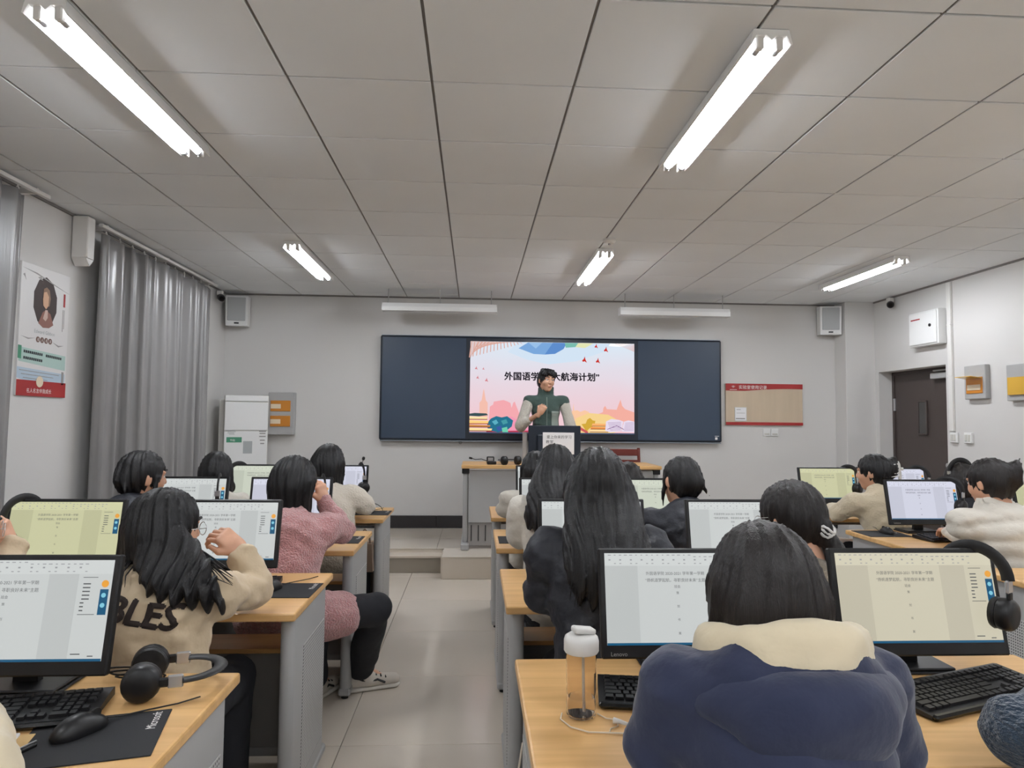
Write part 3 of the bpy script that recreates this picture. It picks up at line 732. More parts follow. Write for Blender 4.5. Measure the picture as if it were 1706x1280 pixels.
# ------------------------------------------------------------------ student desks
DZ = .76
def make_desk(L, D):
    """local origin: floor, near left corner; runs +x (length) and +y (depth)"""
    t = thing('student_desk', '', 'desk')
    MB().box((L / 2, D / 2, DZ - .014), (L, D, .028), .006, seg=2).build('desktop', 'wood', t)
    for e, x in ((0, .045), (1, L - .045)):
        o_ = MB(); y0, y1 = .075, D - .05
        prof = []
        for i in range(7):
            a = PI / 2 + PI * i / 6
            prof.append((.026 * math.cos(a), .026 * math.sin(a)))
        pts = [(x + p[1], y0 + .02 + p[0]) for p in prof] + [(x - .024, y1), (x + .024, y1)]
        n_ = len(pts)
        vs_ = [(a, b_, .05) for a, b_ in pts] + [(a, b_, DZ - .03) for a, b_ in pts]
        fs = [tuple(range(n_)), tuple(range(n_, 2 * n_))[::-1]] + [(i, (i + 1) % n_, (i + 1) % n_ + n_, i + n_) for i in range(n_)]
        lg_ = MB().add(vs_, fs).build('end_panel', 'grey_metal', t, 50)
        for s_ in (-1, 1):
            MB().box((x + s_ * .0255, (y0 + y1) / 2 + .055, .35), (.003, y1 - y0 - .16, .48), .001).build('perforated_plate', 'perf', lg_)
        MB().box((x, (y0 + y1) / 2 + .02, .034), (.06, y1 - y0 + .06, .036), .008).build('foot', 'grey_metal', t)
        for yy in (y0 + .02, y1 + .02): MB().cyl((x, yy, 0), (x, yy, .018), .018, n=10).build('levelling_pad', 'rubber', t, 40)
        MB().box((x, D / 2, DZ - .04), (.03, D - .14, .022), .003).build('top_bracket', 'grey_metal', t)
    MB().box((L / 2, D - .075, .285), (L - .15, .016, .43), .002).build('modesty_panel', 'panel_grey', t)
    MB().box((L / 2, D - .075, .055), (L - .15, .03, .035), .004).build('bottom_rail', 'grey_metal', t)
    MB().box((L / 2, D - .16, .515), (L - .15, .19, .018), .002).build('cable_shelf', 'wood_edge', t)
    MB().box((L / 2, D - .075, .665), (L - .15, .02, .06), .003).build('cable_trough', 'grey_metal', t)
    return t
DL, DD = 1.45, .62
desk0 = make_desk(DL, DD); used = []
LX, MX, RX = -2.05, .12, 2.33
LROW = [1.21, 2.36, 3.47, 4.56]; RROW = [1.29, 2.43, 3.53, 4.64]
DESKS = []
rowname = ['nearest the viewer', 'second from the viewer', 'third from the viewer', 'closest to the platform']
for bx, rows_, blk in ((LX, LROW, 'left block by the curtains'), (MX, RROW, 'middle block right of the aisle'), (RX, RROW, 'right block by the door wall')):
    for i, y in enumerate(rows_):
        d = desk0 if not used else copy_tree(desk0); used.append(d)
        d.location = (bx, y, 0); d['group'] = 'student desks'
        d['label'] = 'grey-legged wood-top desk, ' + rowname[i] + ' in the ' + blk
        DESKS.append(d)

# ------------------------------------------------------------------ monitors
TINT = {'cool': (204, 208, 207), 'yellow': (204, 204, 164), 'cream': (208, 202, 180), 'blue': (212, 214, 230), 'green': (204, 210, 194)}
SC = {k: screen_mat('screen_' + k, c, .53) for k, c in TINT.items()}
SCM = {k: screen_mat('screen_margin_' + k, tuple(int(v * .945) for v in c), .53) for k, c in TINT.items()}
SCB = {k: screen_mat('screen_toolbar_' + k, tuple(min(255, int(v * 1.035)) for v in c), .53) for k, c in TINT.items()}
M['scr_margin'] = screen_mat('screen_margin', (186, 188, 186), .92)
M['scr_bar'] = screen_mat('screen_toolbar', (226, 228, 230), 1.0)
M['scr_ink'] = screen_mat('screen_ink', (84, 86, 88), .56)
M['scr_icon'] = screen_mat('screen_icon', (150, 152, 154), .6)
M['scr_orange'] = screen_mat('screen_orange', (230, 160, 60), .58)
M['scr_teal'] = screen_mat('screen_teal', (20, 86, 122), .55)
M['scr_dot'] = screen_mat('screen_dot', (130, 200, 220), .55)
MW, MH = .462, .275
def make_monitor():
    """origin on the desk under the stand; screen faces -y"""
    t = thing('monitor', '', 'monitor', group='computer monitors')
    b = MB(); b.box((0, .07, .012), (.20, .14, .008), .003); b.box((0, .07, .004), (.21, .15, .008), .003); b.build('stand_base', 'black', t)
    MB().prism([(-.03, .0), (.03, 0), (.024, .14), (-.024, .14)], .02, Matrix.Translation((0, .055, .012))).build('stand_neck', 'black', t)
    head = MB().box((0, .011, 0), (MW, .022, MH), .004).build('case', 'black', t, loc=(0, 0, .192), rot=(-.2, 0, 0))
    MB().box((0, .035, -.02), (.28, .03, .16), .012).build('rear_housing', 'black', head)
    sw_, sh_ = MW - .03, MH - .046
    scr_ = MB().box((0, -.0006, .010), (sw_, .002, sh_)).build('screen', SC['cool'], head)
    x0, z1 = -sw_ / 2, .010 + sh_ / 2
    def R(name, u0, v0, u1, v1, m_, k=1):
        return MB().box((x0 + sw_ * (u0 + u1) / 2, -.0016 - .0004 * k, z1 - sh_ * (v0 + v1) / 2), (sw_ * (u1 - u0), .0003, sh_ * (v1 - v0))).build(name, m_, head)
    return t, head, R, x0, z1, sw_, sh_
mon0, head0, R_, x0_, z1_, sw_, sh_ = make_monitor()
R_('page_margin', 0, .14, .2, .975, 'scr_margin'); R_('page_margin', .66, .14, .82, .975, 'scr_margin')
R_('tool_bar', 0, 0, 1, .14, 'scr_bar')
R_('task_bar', 0, .975, 1, 1, 'scr_teal')
def doc_part(name, items, m_='scr_ink', y=-.0026):
    b = MB()
    for s, u, v, w, h in items:
        text_into(b, s, width=(sw_ * w if w else None), height=(sh_ * h if h else None), mtx=Matrix.Translation((x0_ + sw_ * u, y, z1_ - sh_ * v)))
    return b.build(name, m_, head0)
doc_part('document_title', [(DOC[0], .43, .225, .36, None)])
doc_part('document_title', [(DOC[1], .43, .30, .37, None)])
doc_part('document_heading', [(DOC[2], .44, .37, None, .034)])
for i, s in enumerate(DOC[3:7]): doc_part('document_heading', [(s, .44, .44 + .145 * i, None, .03)])
b = MB()
for i in range(26):
    b.box((x0_ + sw_ * (.03 + .033 * i), -.0026, z1_ - sh_ * (.022 if i < 16 else .04)), (sw_ * random.uniform(.008, .02), .0003, sh_ * .009))
    if i % 2 == 0: b.box((x0_ + sw_ * (.03 + .033 * i), -.0026, z1_ - sh_ * .075), (sw_ * .012, .0003, sh_ * .016))
    if i % 3: b.box((x0_ + sw_ * (.03 + .033 * i), -.0026, z1_ - sh_ * .115), (sw_ * .012, .0003, sh_ * .009))
o = b.build('toolbar_icons', 'scr_icon', head0); o['kind'] = 'stuff'
b = MB()
for i in range(8): b.box((x0_ + sw_ * (.87 if i < 5 else .855), -.0026, z1_ - sh_ * (.24 + .038 * i)), (sw_ * (.04 if i < 5 else .02), .0003, sh_ * .012))
b.box((x0_ + sw_ * .885, -.0026, z1_ - sh_ * .175), (sw_ * .08, .0003, sh_ * .006)); b.box((x0_ + sw_ * .885, -.0026, z1_ - sh_ * .545), (sw_ * .09, .0003, sh_ * .006))
b.box((x0_ + sw_ * .86, -.0026, z1_ - sh_ * .93), (sw_ * .05, .0003, sh_ * .01)); b.box((x0_ + sw_ * .94, -.0026, z1_ - sh_ * .95), (sw_ * .03, .0003, sh_ * .01))
o = b.build('style_list', 'scr_ink', head0); o['kind'] = 'stuff'
MB().lathe([(0, 0), (.0085, 0), (.0085, .0004), (0, .0004)], 16, Matrix.Translation((x0_ + sw_ * .968, -.0025, z1_ - sh_ * .24)) @ Matrix.Rotation(PI / 2, 4, 'X'), cap=False).build('orange_button', 'scr_orange', head0)
R_('teal_side_bar', .945, .295, .99, .55, 'scr_teal', 2)
for v in (.355, .455): MB().lathe([(0, 0), (.0055, 0), (.0055, .0003), (0, .0003)], 12, Matrix.Translation((x0_ + sw_ * .967, -.0030, z1_ - sh_ * v)) @ Matrix.Rotation(PI / 2, 4, 'X'), cap=False).build('side_bar_button', 'scr_dot', head0)
b = MB(); text_into(b, 'Lenovo', width=.042, mtx=Matrix.Translation((-MW / 2 + .045, -.0006, -MH / 2 + .012))); b.build('maker_name', 'panel_grey', head0)
MONS = {}
mon_used = []
def monitor(key, x, y, rz, tint, label, base=DZ):
    o = mon0 if not mon_used else copy_tree(mon0); mon_used.append(o)
    o.location = (x, y, base); o.rotation_euler = (0, 0, rz); o['label'] = label
    for c in o.children_recursive:
        n_ = c.name.split('.')[0]
        if n_ == 'screen': set_mat(c, SC[tint])
        elif n_ == 'page_margin': set_mat(c, SCM[tint])
        elif n_ == 'tool_bar': set_mat(c, SCB[tint])
    MONS[key] = o
    return o
LMY = [r + .47 for r in LROW]; RMY = [r + .47 for r in RROW]
monitor('L1', -1.082, LMY[0], 0, 'cool', 'cool white monitor cut by the left picture edge, on the nearest left desk')
monitor('L1b', -1.69, LMY[0], 0, 'cool', 'monitor on the nearest left desk at the curtain side, outside the picture')
monitor('L2a', -1.022, LMY[1], 0, 'cool', 'white monitor in front of the girl in the beige lettered jacket')
monitor('L2b', -1.645, LMY[1], 0, 'yellow', 'yellow-tinted monitor at the left edge with a headset hung on it')
monitor('L3a', -1.045, LMY[2], 0, 'blue', 'bluish monitor beside the head of the person in pink fleece')
monitor('L3b', -1.63, LMY[2], 0, 'cool', 'monitor with a headset over its corner, right of the black-jacketed person')
monitor('L4a', -1.01, LMY[3], 0, 'blue', 'far left-block monitor at the aisle with a headset hung on its right edge')
monitor('L4b', -1.545, LMY[3], 0, 'green', 'greenish monitor in front of the white air conditioner')
monitor('R1a', .562, RMY[0], 0, 'cool', 'large white monitor behind the bottle, left of the girl in navy')
monitor('R1b', 1.187, RMY[0], 0, 'cream', 'large cream-tinted monitor with a big headset on its right corner')
monitor('R2a', .51, RMY[1], 0, 'cool', 'monitor mostly hidden behind the long black-haired person in black coat')
monitor('R2b', 1.155, RMY[1], 0, 'cool', 'white monitor left of the girl with the ponytail')
monitor('R3a', .50, RMY[2], 0, 'cool', 'monitor half hidden by the person in white puffer with long hair')
monitor('R3b', 1.11, RMY[2], 0, 'green', 'greenish white monitor behind the black coat, left of the tied-up hair')
monitor('R4a', .548, RMY[3], 0, 'cool', 'monitor nearest the lectern desk, behind the sleeve of white coat')
monitor('R4b', 1.04, RMY[3], 0, 'cool', 'small-looking monitor in front of the lectern desk, right of the podium')
monitor('RR3a', 2.745, RMY[2], 0, 'blue', 'bluish white monitor left of the white puffer jacket with hair clip')
monitor('RR3b', 3.56, RMY[2], 0, 'yellow', 'yellowish monitor at the right picture edge')
monitor('RR4a', 2.745, RMY[3], 0, 'yellow', 'yellow-tinted monitor left of the person in beige sweater')
monitor('RR4b', 3.305, RMY[3], 0, 'blue', 'white monitor before the brown door, right of the claw-clip head')

# ------------------------------------------------------------------ keyboards
def key_cells():
    u = .0187; rows_ = []
    cells = []
    def row(y, ws, x=0):
        for w in ws:
            if w < 0: x += -w
            else: cells.append((x + w / 2, y, w)); x += w
    row(5.35, [1, -1, 1, 1, 1, 1, -.5, 1, 1, 1, 1, -.5, 1, 1, 1, 1, -.25, 1, 1, 1, -.25, 1, 1, 1, 1])
    row(4.1, [1] * 13 + [2, -.25, 1, 1, 1, -.25, 1, 1, 1, 1])
    row(3.1, [1.5] + [1] * 12 + [1.5, -.25, 1, 1, 1, -.25, 1, 1, 1, 1])
    row(2.1, [1.75] + [1] * 11 + [2.25, -3.5, 1, 1, 1])
    row(1.1, [2.25] + [1] * 10 + [2.75, -1.25, 1, -1.25, 1, 1, 1, 1])
    row(.1, [1.25, 1.25, 1.25, 6.25, 1.25, 1.25, 1.25, 1.25, -.25, 1, 1, 1, -.25, 2, 1])
    return [((x - 11.35) * u, (y - 2.8) * u, w * u) for x, y, w in cells]
CELLS = key_cells()
def make_keyboard(single):
    t = thing('keyboard', '', 'keyboard', group='black keyboards')
    Wk, Dk = .452, .152
    MB().prism([(-Dk / 2, .004), (-Dk / 2, .012), (Dk / 2 - .01, .024), (Dk / 2, .022), (Dk / 2, .004)], Wk, Matrix.Translation((Wk / 2, 0, 0)) @ Matrix.Rotation(PI / 2, 4, 'Z')).build('key_tray', 'black', t)
    MB().box((0, -Dk / 2 - .004, .009), (Wk, .018, .012), .005).build('palm_lip', 'black_gloss', t)
    for sx in (-.19, .19): MB().box((sx, .05, .002), (.03, .015, .005)).build('rubber_foot', 'rubber', t)
    tilt = Matrix.Rotation(.085, 3, 'X')
    if single:
        by_w = {}
        for x, y, w in CELLS:
            kw = round(w, 4)
            if kw not in by_w:
                me = MB().prism([(-kw / 2 + .0012, 0), (kw / 2 - .0012, 0), (kw / 2 - .003, .007), (-kw / 2 + .003, .007)], .0145, Matrix.Translation((0, -.0073, 0))).mesh('key')
                o = obj('key', me, 'keycap', t); by_w[kw] = o
            else:
                o = by_w[kw].copy(); COL.objects.link(o); o.parent = t
            o.location = (x, y, .0185 + y * .085); o.rotation_euler = (.085, 0, 0)
    else:
        b = MB()
        for x, y, w in CELLS: b.box((x, y, .0215 + y * .085), (w - .003, .0155, .007))
        o = b.build('keys', 'keycap', t); o['kind'] = 'stuff'
    return t
M['keycap'] = mat('keycap', (30, 30, 32), .38)
kb_far = make_keyboard(False); kb_near = make_keyboard(True); kb_used = {}
def keyboard(x, y, rz, label, near=False):
    src = kb_near if near else kb_far
    o = src if src not in kb_used else copy_tree(src); kb_used[src] = 1
    o.location = (x, y, DZ); o.rotation_euler = (0, 0, rz); o['label'] = label
keyboard(-1.05, 1.565, .2, 'black keyboard at lower left under the cool white monitor', True)
keyboard(1.215, 1.632, .34, 'black keyboard turned askew below the large cream-tinted monitor', True)
keyboard(.53, 1.62, -.16, 'black keyboard beside the bottle, partly behind the navy hoodie', True)
keyboard(-.985, 2.72, .15, 'black keyboard under the monitor of the girl in beige lettered jacket')
keyboard(-1.66, 2.68, 0, 'keyboard under the yellow-tinted monitor at the left edge')
keyboard(-1.04, 3.80, 0, 'keyboard before the person in pink fleece')
keyboard(-1.62, 3.80, 0, 'keyboard before the person in black jacket by the curtain')
keyboard(-1.04, 4.90, .05, 'keyboard before the person in white knit cardigan')
keyboard(.50, 2.76, 0, 'keyboard before the long-haired person in black coat')
keyboard(1.16, 2.74, .05, 'keyboard before the girl with the ponytail')
keyboard(.50, 3.86, 0, 'keyboard before the long-haired person in white puffer')
keyboard(1.12, 3.86, 0, 'keyboard before the black-clad person with tied-up hair')
keyboard(.54, 4.97, 0, 'keyboard at the seat closest to the lectern desk')
keyboard(2.80, 3.80, .1, 'keyboard under the bluish monitor left of the white puffer')
keyboard(2.80, 4.93, .05, 'keyboard under the yellow monitor by the beige sweater')

# ------------------------------------------------------------------ mouse pads and mice
def make_pad(w, d, text):
    t = thing('mouse_pad', '', 'mouse pad', group='black mouse pads')
    MB().box((0, 0, .0015), (w, d, .003), .0008).build('pad', mat('pad_cloth', (30, 31, 34), .8), t)
    if text:
        b = MB(); text_into(b, 'Microsoft', width=.085, height=.019, mtx=Matrix.Translation((w / 2 - .026, d / 2 - .055, .0036)) @ Matrix.Rotation(PI / 2, 4, 'Z') @ Matrix.Rotation(-PI / 2, 4, 'X'))
        b.build('maker_name', 'white_ink', t)
    return t
pad0 = make_pad(.26, .22, True); pu = []
def pad(x, y, rz, label):
    o = pad0 if not pu else copy_tree(pad0); pu.append(o); o.location = (x, y, DZ); o.rotation_euler = (0, 0, rz); o['label'] = label
pad(-.775, 1.464, .24, 'black mouse pad with white maker name on the nearest left desk')
pad(-.73, 2.675, -.02, 'black mouse pad on the second left desk, beside the beige sleeve')
pad(-.72, 4.86, 0, 'black mouse pad on the left desk closest to the platform')
pad(-.74, 3.78, 0, 'black mouse pad on the desk beside the pink fleece sleeve')
pad(2.47, 3.99, -.03, 'black mouse pad on the desk left of the white puffer jacket')
pad(.27, 3.78, 0, 'black mouse pad on the middle desk by the white puffer sleeve')
def mouse_mesh():
    b = bmesh.new(); bmesh.ops.create_uvsphere(b, u_segments=20, v_segments=12, radius=1)
    for v in b.verts:
        x, y, z = v.co
        w = .031 * (1 - .16 * math.exp(-((y - .1) / .45) ** 2))
        hh = .036 * (.72 + .28 * math.cos((y + .35) * 1.3))
        v.co = Vector((x * w, y * .058, max(z, -.15) * hh + .0055))
    mb_ = MB(); mb_.bm(b); return mb_
def make_mouse():
    t = thing('mouse', '', 'mouse', group='black computer mice')
    mouse_mesh().build('shell', 'black', t, 60)
    MB().cyl((-.004, .032, .030), (.004, .032, .030), .010, n=12).build('scroll_wheel', 'rubber', t, 40)
    MB().tube([(0, .055, .012), (.004, .085, .004), (.02, .13, .003), (.05, .19, .003), (.06, .24, .003)], .0018, 6).build('cord', 'cable', t, 60)
    return t
ms0 = make_mouse(); mu = []
def mouse(x, y, rz, label):
    o = ms0 if not mu else copy_tree(ms0); mu.append(o); o.location = (x, y, DZ + .0035); o.rotation_euler = (0, 0, rz); o['label'] = label
mouse(-.812, 1.485, -.55, 'glossy black mouse on the nearest left mouse pad')
mouse(-.772, 2.675, -.3, 'black mouse on the pad beside the beige sleeve')
mouse(-.73, 4.86, 0, 'black mouse on the left desk closest to the platform')
mouse(2.50, 3.99, 0, 'black mouse by the bluish monitor on the right')

# ------------------------------------------------------------------ headsets
def make_headset():
    """band in the local XZ plane, top of band at the origin, cups below"""
    t = thing('headset', '', 'headset', group='black headsets')
    R_b = .082
    arc = [(R_b * math.sin(a), 0, -R_b + R_b * math.cos(a)) for a in [math.radians(-88 + 176 * i / 18) for i in range(19)]]
    MB().tube(arc, .016, 10, flat=(.34, (0, 1, 0))).build('headband', 'black_soft', t, 60)
    for s in (-1, 1):
        MB().box((s * (R_b + .001), 0, -R_b - .012), (.010, .03, .034), .003).build('slider', 'silver', t)
        MB().box((s * (R_b + .002), 0, -R_b - .045), (.010, .022, .04), .004).build('yoke', 'black', t)
        c = MB().lathe([(0, -.022), (.03, -.022), (.041, -.016), (.043, .0), (.040, .012), (.034, .018), (.016, .022), (0, .022)], 22, Matrix.Translation((s * (R_b - .004), 0, -R_b - .085)) @ Matrix.Rotation(s * PI / 2, 4, 'Y'), cap=False).build('ear_cup', 'black', t, 50)
        MB().lathe([(.022, -.034), (.038, -.033), (.042, -.026), (.040, -.018), (.022, -.018)], 22, Matrix.Translation((s * (R_b - .004), 0, -R_b - .085)) @ Matrix.Rotation(s * PI / 2, 4, 'Y')).build('ear_cushion', 'black_soft', c, 50)
    return t
hs0 = make_headset(); hu = []
def headset(loc, rot, label, boom=None):
    o = hs0 if not hu else copy_tree(hs0); hu.append(o); o.location = loc; o.rotation_euler = rot; o['label'] = label
    if boom:
        p0 = Vector((-.09, 0, -.165)); p1 = Vector(boom)
        MB().tube([p0, p0.lerp(p1, .5) + Vector((-.012, 0, .0)), p1], .0025, 6).build('microphone_boom', 'black', o, 60)
        d = (p1 - p0).normalized()
        MB().tube([p1 - d * .012, p1 - d * .004, p1 + d * .012, p1 + d * .018], .009, 10, radii=[.005, .011, .011, .005]).build('microphone', 'rubber', o, 60)
    return o
top1 = DZ + .192 + MH / 2 + .004
HZ = DZ + .192 + .1375 * math.cos(.2) + .0062
def hang(key, side, ang, label, boom=None):
    mo = MONS[key]; x = mo.location.x + side * (MW / 2 - .055); y = mo.location.y + .030
    return headset((x, y, HZ), (0, 0, ang), label, boom)
hang('R1b', 1, -1.05, 'big black headset hung on right corner of the large cream-tinted monitor')
hang('L2b', -1, 1.2, 'black headset over the left corner of the yellow-tinted left monitor')
hang('L3b', 1, -1.35, 'black headset with silver slider hung right of the black-jacketed person')
hang('L3a', 1, -1.2, 'black headset on the monitor before the face of the pink fleece person')
hang('L4b', -1, .9, 'black headset with raised microphone on the far greenish left monitor', (-.13, 0, .03))
hang('L4a', 1, -1.1, 'black headset with upright microphone on the far left-block aisle monitor', (.05, 0, .04))
hang('RR4a', 1, -1.0, 'black headset hung between the yellow monitor and the beige sweater')
hang('RR3a', 1, -1.0, 'black headset hung on the bluish monitor by the white puffer')
hang('RR4b', 1, -1.0, 'black headset on the far white monitor before the door')
headset((-.600 - .06, 1.765, DZ + .046), (0, -PI / 2 + .02, 0), 'black headset with silver sliders lying on the nearest left desk').rotation_euler = Euler((0, 0, 0))
hd = hu[-1]
# lay it on its side: band loop towards the desk end, cups towards the keyboard
hd.matrix_world = Matrix.Translation((-.628, 1.765, DZ + .043)) @ Matrix.Rotation(.30, 4, 'Z') @ Matrix(((0, 0, 1, 0), (1, 0, 0, 0), (0, 1, 0, 0), (0, 0, 0, 1)))

# ------------------------------------------------------------------ small things on the desks
bt = thing('water_bottle', 'clear drinking bottle with white flip lid beside the navy hoodie', 'bottle', (.247, 1.54, DZ))
MB().lathe([(0, .003), (.030, .003), (.0335, .008), (.0335, .03), (.0315, .045), (.0335, .06), (.0345, .12), (.035, .145), (.033, .147), (.0325, .12), (.0315, .06), (.0295, .045), (.0315, .03), (.0315, .010), (.028, .007), (0, .007)], 28, cap=False).build('body', 'clear', bt, 50)
MB().lathe([(0, .0075), (.029, .0075), (.031, .011), (.031, .029), (.0292, .044), (0, .044)], 28, cap=False).build('water', 'water', bt, 50)
MB().cyl((.006, 0, .012), (.004, 0, .15), .0032, n=10).build('straw', 'white_plastic', bt, 40)
cp = MB().lathe([(0, .142), (.037, .142), (.0395, .146), (.0395, .168), (.037, .176), (.028, .182), (0, .183)], 28, cap=False).build('lid', 'white_plastic', bt, 50)
MB().box((.004, -.004, .191), (.052, .03, .014), .005, rot=Euler((0, .16, .3)).to_matrix(), seg=2).build('flip_cap', 'white_plastic', cp, 50)
MB().box((-.012, -.008, .1985), (.014, .008, .003), .001, rot=Euler((0, .16, .3)).to_matrix()).build('cap_vent', 'grey_sticker', cp)
ep = thing('earphones', 'white wired earphones tangled round the foot of the bottle', 'earphones', (.25, 1.5, DZ))
MB().tube([(-.045, .05, .003), (-.052, .02, .003), (-.035, -.02, .003), (0, -.045, .003), (.05, -.05, .003), (.09, -.055, .003), (.12, -.075, .003)], .0016, 6).build('cord', 'white_cable', ep, 60)
MB().tube([(.035, .045, .003), (.05, .02, .003), (.072, .012, .003), (.068, -.02, .003), (.05, -.03, .003), (.045, -.045, .003)], .0014, 6).build('cord', 'white_cable', ep, 60)
for dx, dy in ((.062, -.002), (.092, -.03)):
    MB().tube([(dx, dy, .008), (dx + .012, dy - .006, .008), (dx + .03, dy - .018, .006)], .004, 8, radii=[.007, .005, .0035]).build('earbud', 'white_plastic', ep, 60)
ph = thing('smartphone', 'black smartphone lying beside the right sleeve of the navy hoodie', 'phone', (.86, 1.46, DZ), .5)
MB().box((0, 0, .004), (.074, .155, .008), .003).build('case', 'black', ph); MB().box((0, 0, .0083), (.068, .148, .0008)).build('glass', 'black_gloss', ph)
sh_t = thing('paper_sheet', 'white paper sheets under the cream-tinted monitor', 'paper', (1.02, 1.80, DZ), .1)
for i in range(3): MB().box((.004 * i, -.003 * i, .0007 + .0013 * i), (.18, .13, .0011), rot=Matrix.Rotation(.05 * i, 3, 'Z')).build('sheet', 'paper', sh_t)
nbk = thing('notebook', 'white-paged kraft notebook beside the pen at lower left', 'notebook', (-.972, 1.385, DZ), .25)
MB().box((0, 0, .002), (.19, .16, .004), .001).build('cover', 'notebook', nbk); MB().box((-.012, .012, .007), (.16, .13, .006), .001).build('pages', 'paper', nbk)
pe = thing('pen', 'dark patterned pen lying beside the mouse pad at lower left', 'pen', (-.885, 1.385, DZ), -.35)
MB().cyl((0, -.06, .006), (0, .05, .006), .0055, n=12).build('barrel', 'black', pe, 40)
MB().tube([(0, -.06, .006), (0, -.075, .006)], .005, 12, radii=[.005, .0015]).build('tip', 'silver', pe, 40)
MB().box((0, .03, .0125), (.003, .045, .002)).build('clip', 'silver', pe)
for yy in (-.03, -.01, .01): MB().cyl((0, yy, .006), (0, yy + .008, .006), .0058, n=12).build('band', 'cream_label', pe, 40)
ca = thing('cable_coil', 'loose black cable coil behind the headset on the nearest left desk', 'cable', (-.83, 1.795, DZ))
cpts = [(.05 * math.cos(a) * (1 + .15 * math.sin(2.3 * a)) - .01 * a / 3, .022 * math.sin(a), .003 + .0012 * a) for a in [i * .35 for i in range(50)]]
MB().tube(cpts, .0022, 6).build('cord', 'cable', ca, 60)
c2 = thing('monitor_cable', 'black cable looping behind the cream-tinted monitor', 'cable', (1.27, 1.875, DZ))
MB().tube([(-.16, .0, .003), (-.08, .03, .02), (.0, .035, .006), (.09, .03, .003), (.17, .02, .03), (.2, .03, .01)], .0025, 6).build('cord', 'cable', c2, 60)
c4 = thing('monitor_cable', 'black cable loop on the mouse pad of the far left aisle desk', 'cable', (-.74, 4.98, DZ))
MB().tube([(-.06 + .07 * (1 - math.cos(a)), .02 * math.sin(2 * a), .004 + .05 * math.sin(a)) for a in [i * PI / 10 for i in range(11)]], .0025, 6).build('cord', 'cable', c4, 60)
# towers of the computers under the desks, left ends of the middle block
def tower(x, y, label):
    t = thing('computer_tower', label, 'computer', (x, y, .0), 0, 'black computer towers')
    MB().box((0, 0, .22), (.15, .26, .36), .008, seg=2).build('case', 'black', t)
    MB().box((0, -.133, .24), (.15, .012, .30), .004).build('front_panel', 'black_gloss', t)
    MB().box((0, -.139, .33), (.12, .006, .03), .002).build('disc_drive', 'black', t)
    for sx in (-.06, .06): MB().box((sx, 0, .02), (.02, .22, .04), .003).build('foot', 'rubber', t)
nm = ['nearest middle-block desk', 'second middle-block desk', 'third middle-block desk', 'middle-block desk closest to the platform']
for i, y in enumerate(RROW): tower(MX + .175, y + .385, 'black computer tower under the left end of the ' + nm[i])
nm = ['nearest left-block desk', 'second left-block desk', 'left-block desk beside the pink fleece', 'left-block desk closest to the platform']
for i, y in enumerate(LROW): tower(LX + .175, y + .385, 'black computer tower under the curtain end of the ' + nm[i])
for i, y in enumerate((RROW[2], RROW[3])): tower(RX + .175, y + .385, 'black computer tower under the right-block desk ' + ('by the white puffer' if i == 0 else 'by the beige sweater'))
ps_ = thing('power_strip', 'white power strip with plugs on the floor by the nearest middle desk', 'power strip', (.2, 2.24, 0), 1.5)
MB().box((0, 0, .02), (.3, .055, .04), .006).build('strip', 'white_plastic', ps_)
for i in range(3): MB().box((-.09 + .09 * i, 0, .058), (.035, .035, .045), .006).build('plug', 'white_plastic' if i != 1 else 'black', ps_)
MB().tube([(.09, 0, .08), (.11, .02, .14), (.06, .05, .22), (.08, .03, .34)], .004, 6).build('cord', 'white_cable', ps_, 60)
MB().tube([(-.15, 0, .02), (-.22, .03, .01), (-.3, .0, .006), (-.36, .06, .006)], .004, 6).build('cord', 'white_cable', ps_, 60)
ps_ = thing('power_strip', 'white power strip on the floor by the third middle desk', 'power strip', (.19, 3.27, 0), 1.5)
MB().box((0, 0, .02), (.3, .055, .04), .006).build('strip', 'white_plastic', ps_)
for i in range(2): MB().box((-.06 + .09 * i, 0, .058), (.035, .035, .045), .006).build('plug', 'white_plastic', ps_)
MB().tube([(.07, 0, .08), (.05, .03, .16), (.02, .02, .26)], .004, 6).build('cord', 'white_cable', ps_, 60)
bg = thing('handbag', 'small brown handbag hanging at the desk end behind the white cardigan', 'bag', (-.655, 4.20, 0))
MB().prism([(-.05, .50), (.05, .50), (.04, .665), (-.035, .665)], .06, Matrix.Translation((.0, -.03, 0))).build('bag_body', 'bag', bg)
MB().tube([(-.03, 0, .655), (-.028, 0, .72), (-.005, -.01, .755), (.02, 0, .72), (.03, 0, .655)], .006, 8).build('strap', 'bag', bg, 60)
MB().prism([(-.045, .6), (.045, .6), (.04, .668), (-.036, .668)], .066, Matrix.Translation((.0, -.033, 0))).build('flap', 'bag', bg)

# ------------------------------------------------------------------ lectern desk on the platform
ld = thing('lectern_desk', 'long grey lectern desk with wooden top on the platform', 'desk', (-.12, 6.44, PH))
LL, LDp, LH = 1.93, .62, .80
MB().box((LL / 2, LDp / 2, LH - .0175), (LL, LDp, .035), .006, seg=2).build('desktop', 'wood', ld)
MB().box((LL / 2, .06, .50), (LL - .14, .016, .50), .003).build('front_panel', 'grey_metal', ld)
lv = MB().box((LL / 2, .075, .14), (LL - .14, .012, .22), .003).build('vent_panel', 'panel_grey', ld)
for i in range(26): MB().box((.10 + .068 * i, .066, .15), (.008, .008, .15), .002).build('vent_slat', 'black', lv)
for x in (.04, LL - .04):
    e = MB().box((x, LDp / 2 + .02, .41), (.05, LDp - .1, .70), .012, seg=2).build('end_panel', 'grey_metal', ld, 50)
    MB().box((x, .07, LH - .06), (.07, .06, .05), .004).build('corner_cap', 'black', ld)
    MB().box((x, LDp / 2 - .02, .03), (.075, LDp, .06), .008).build('foot', 'grey_metal', ld)
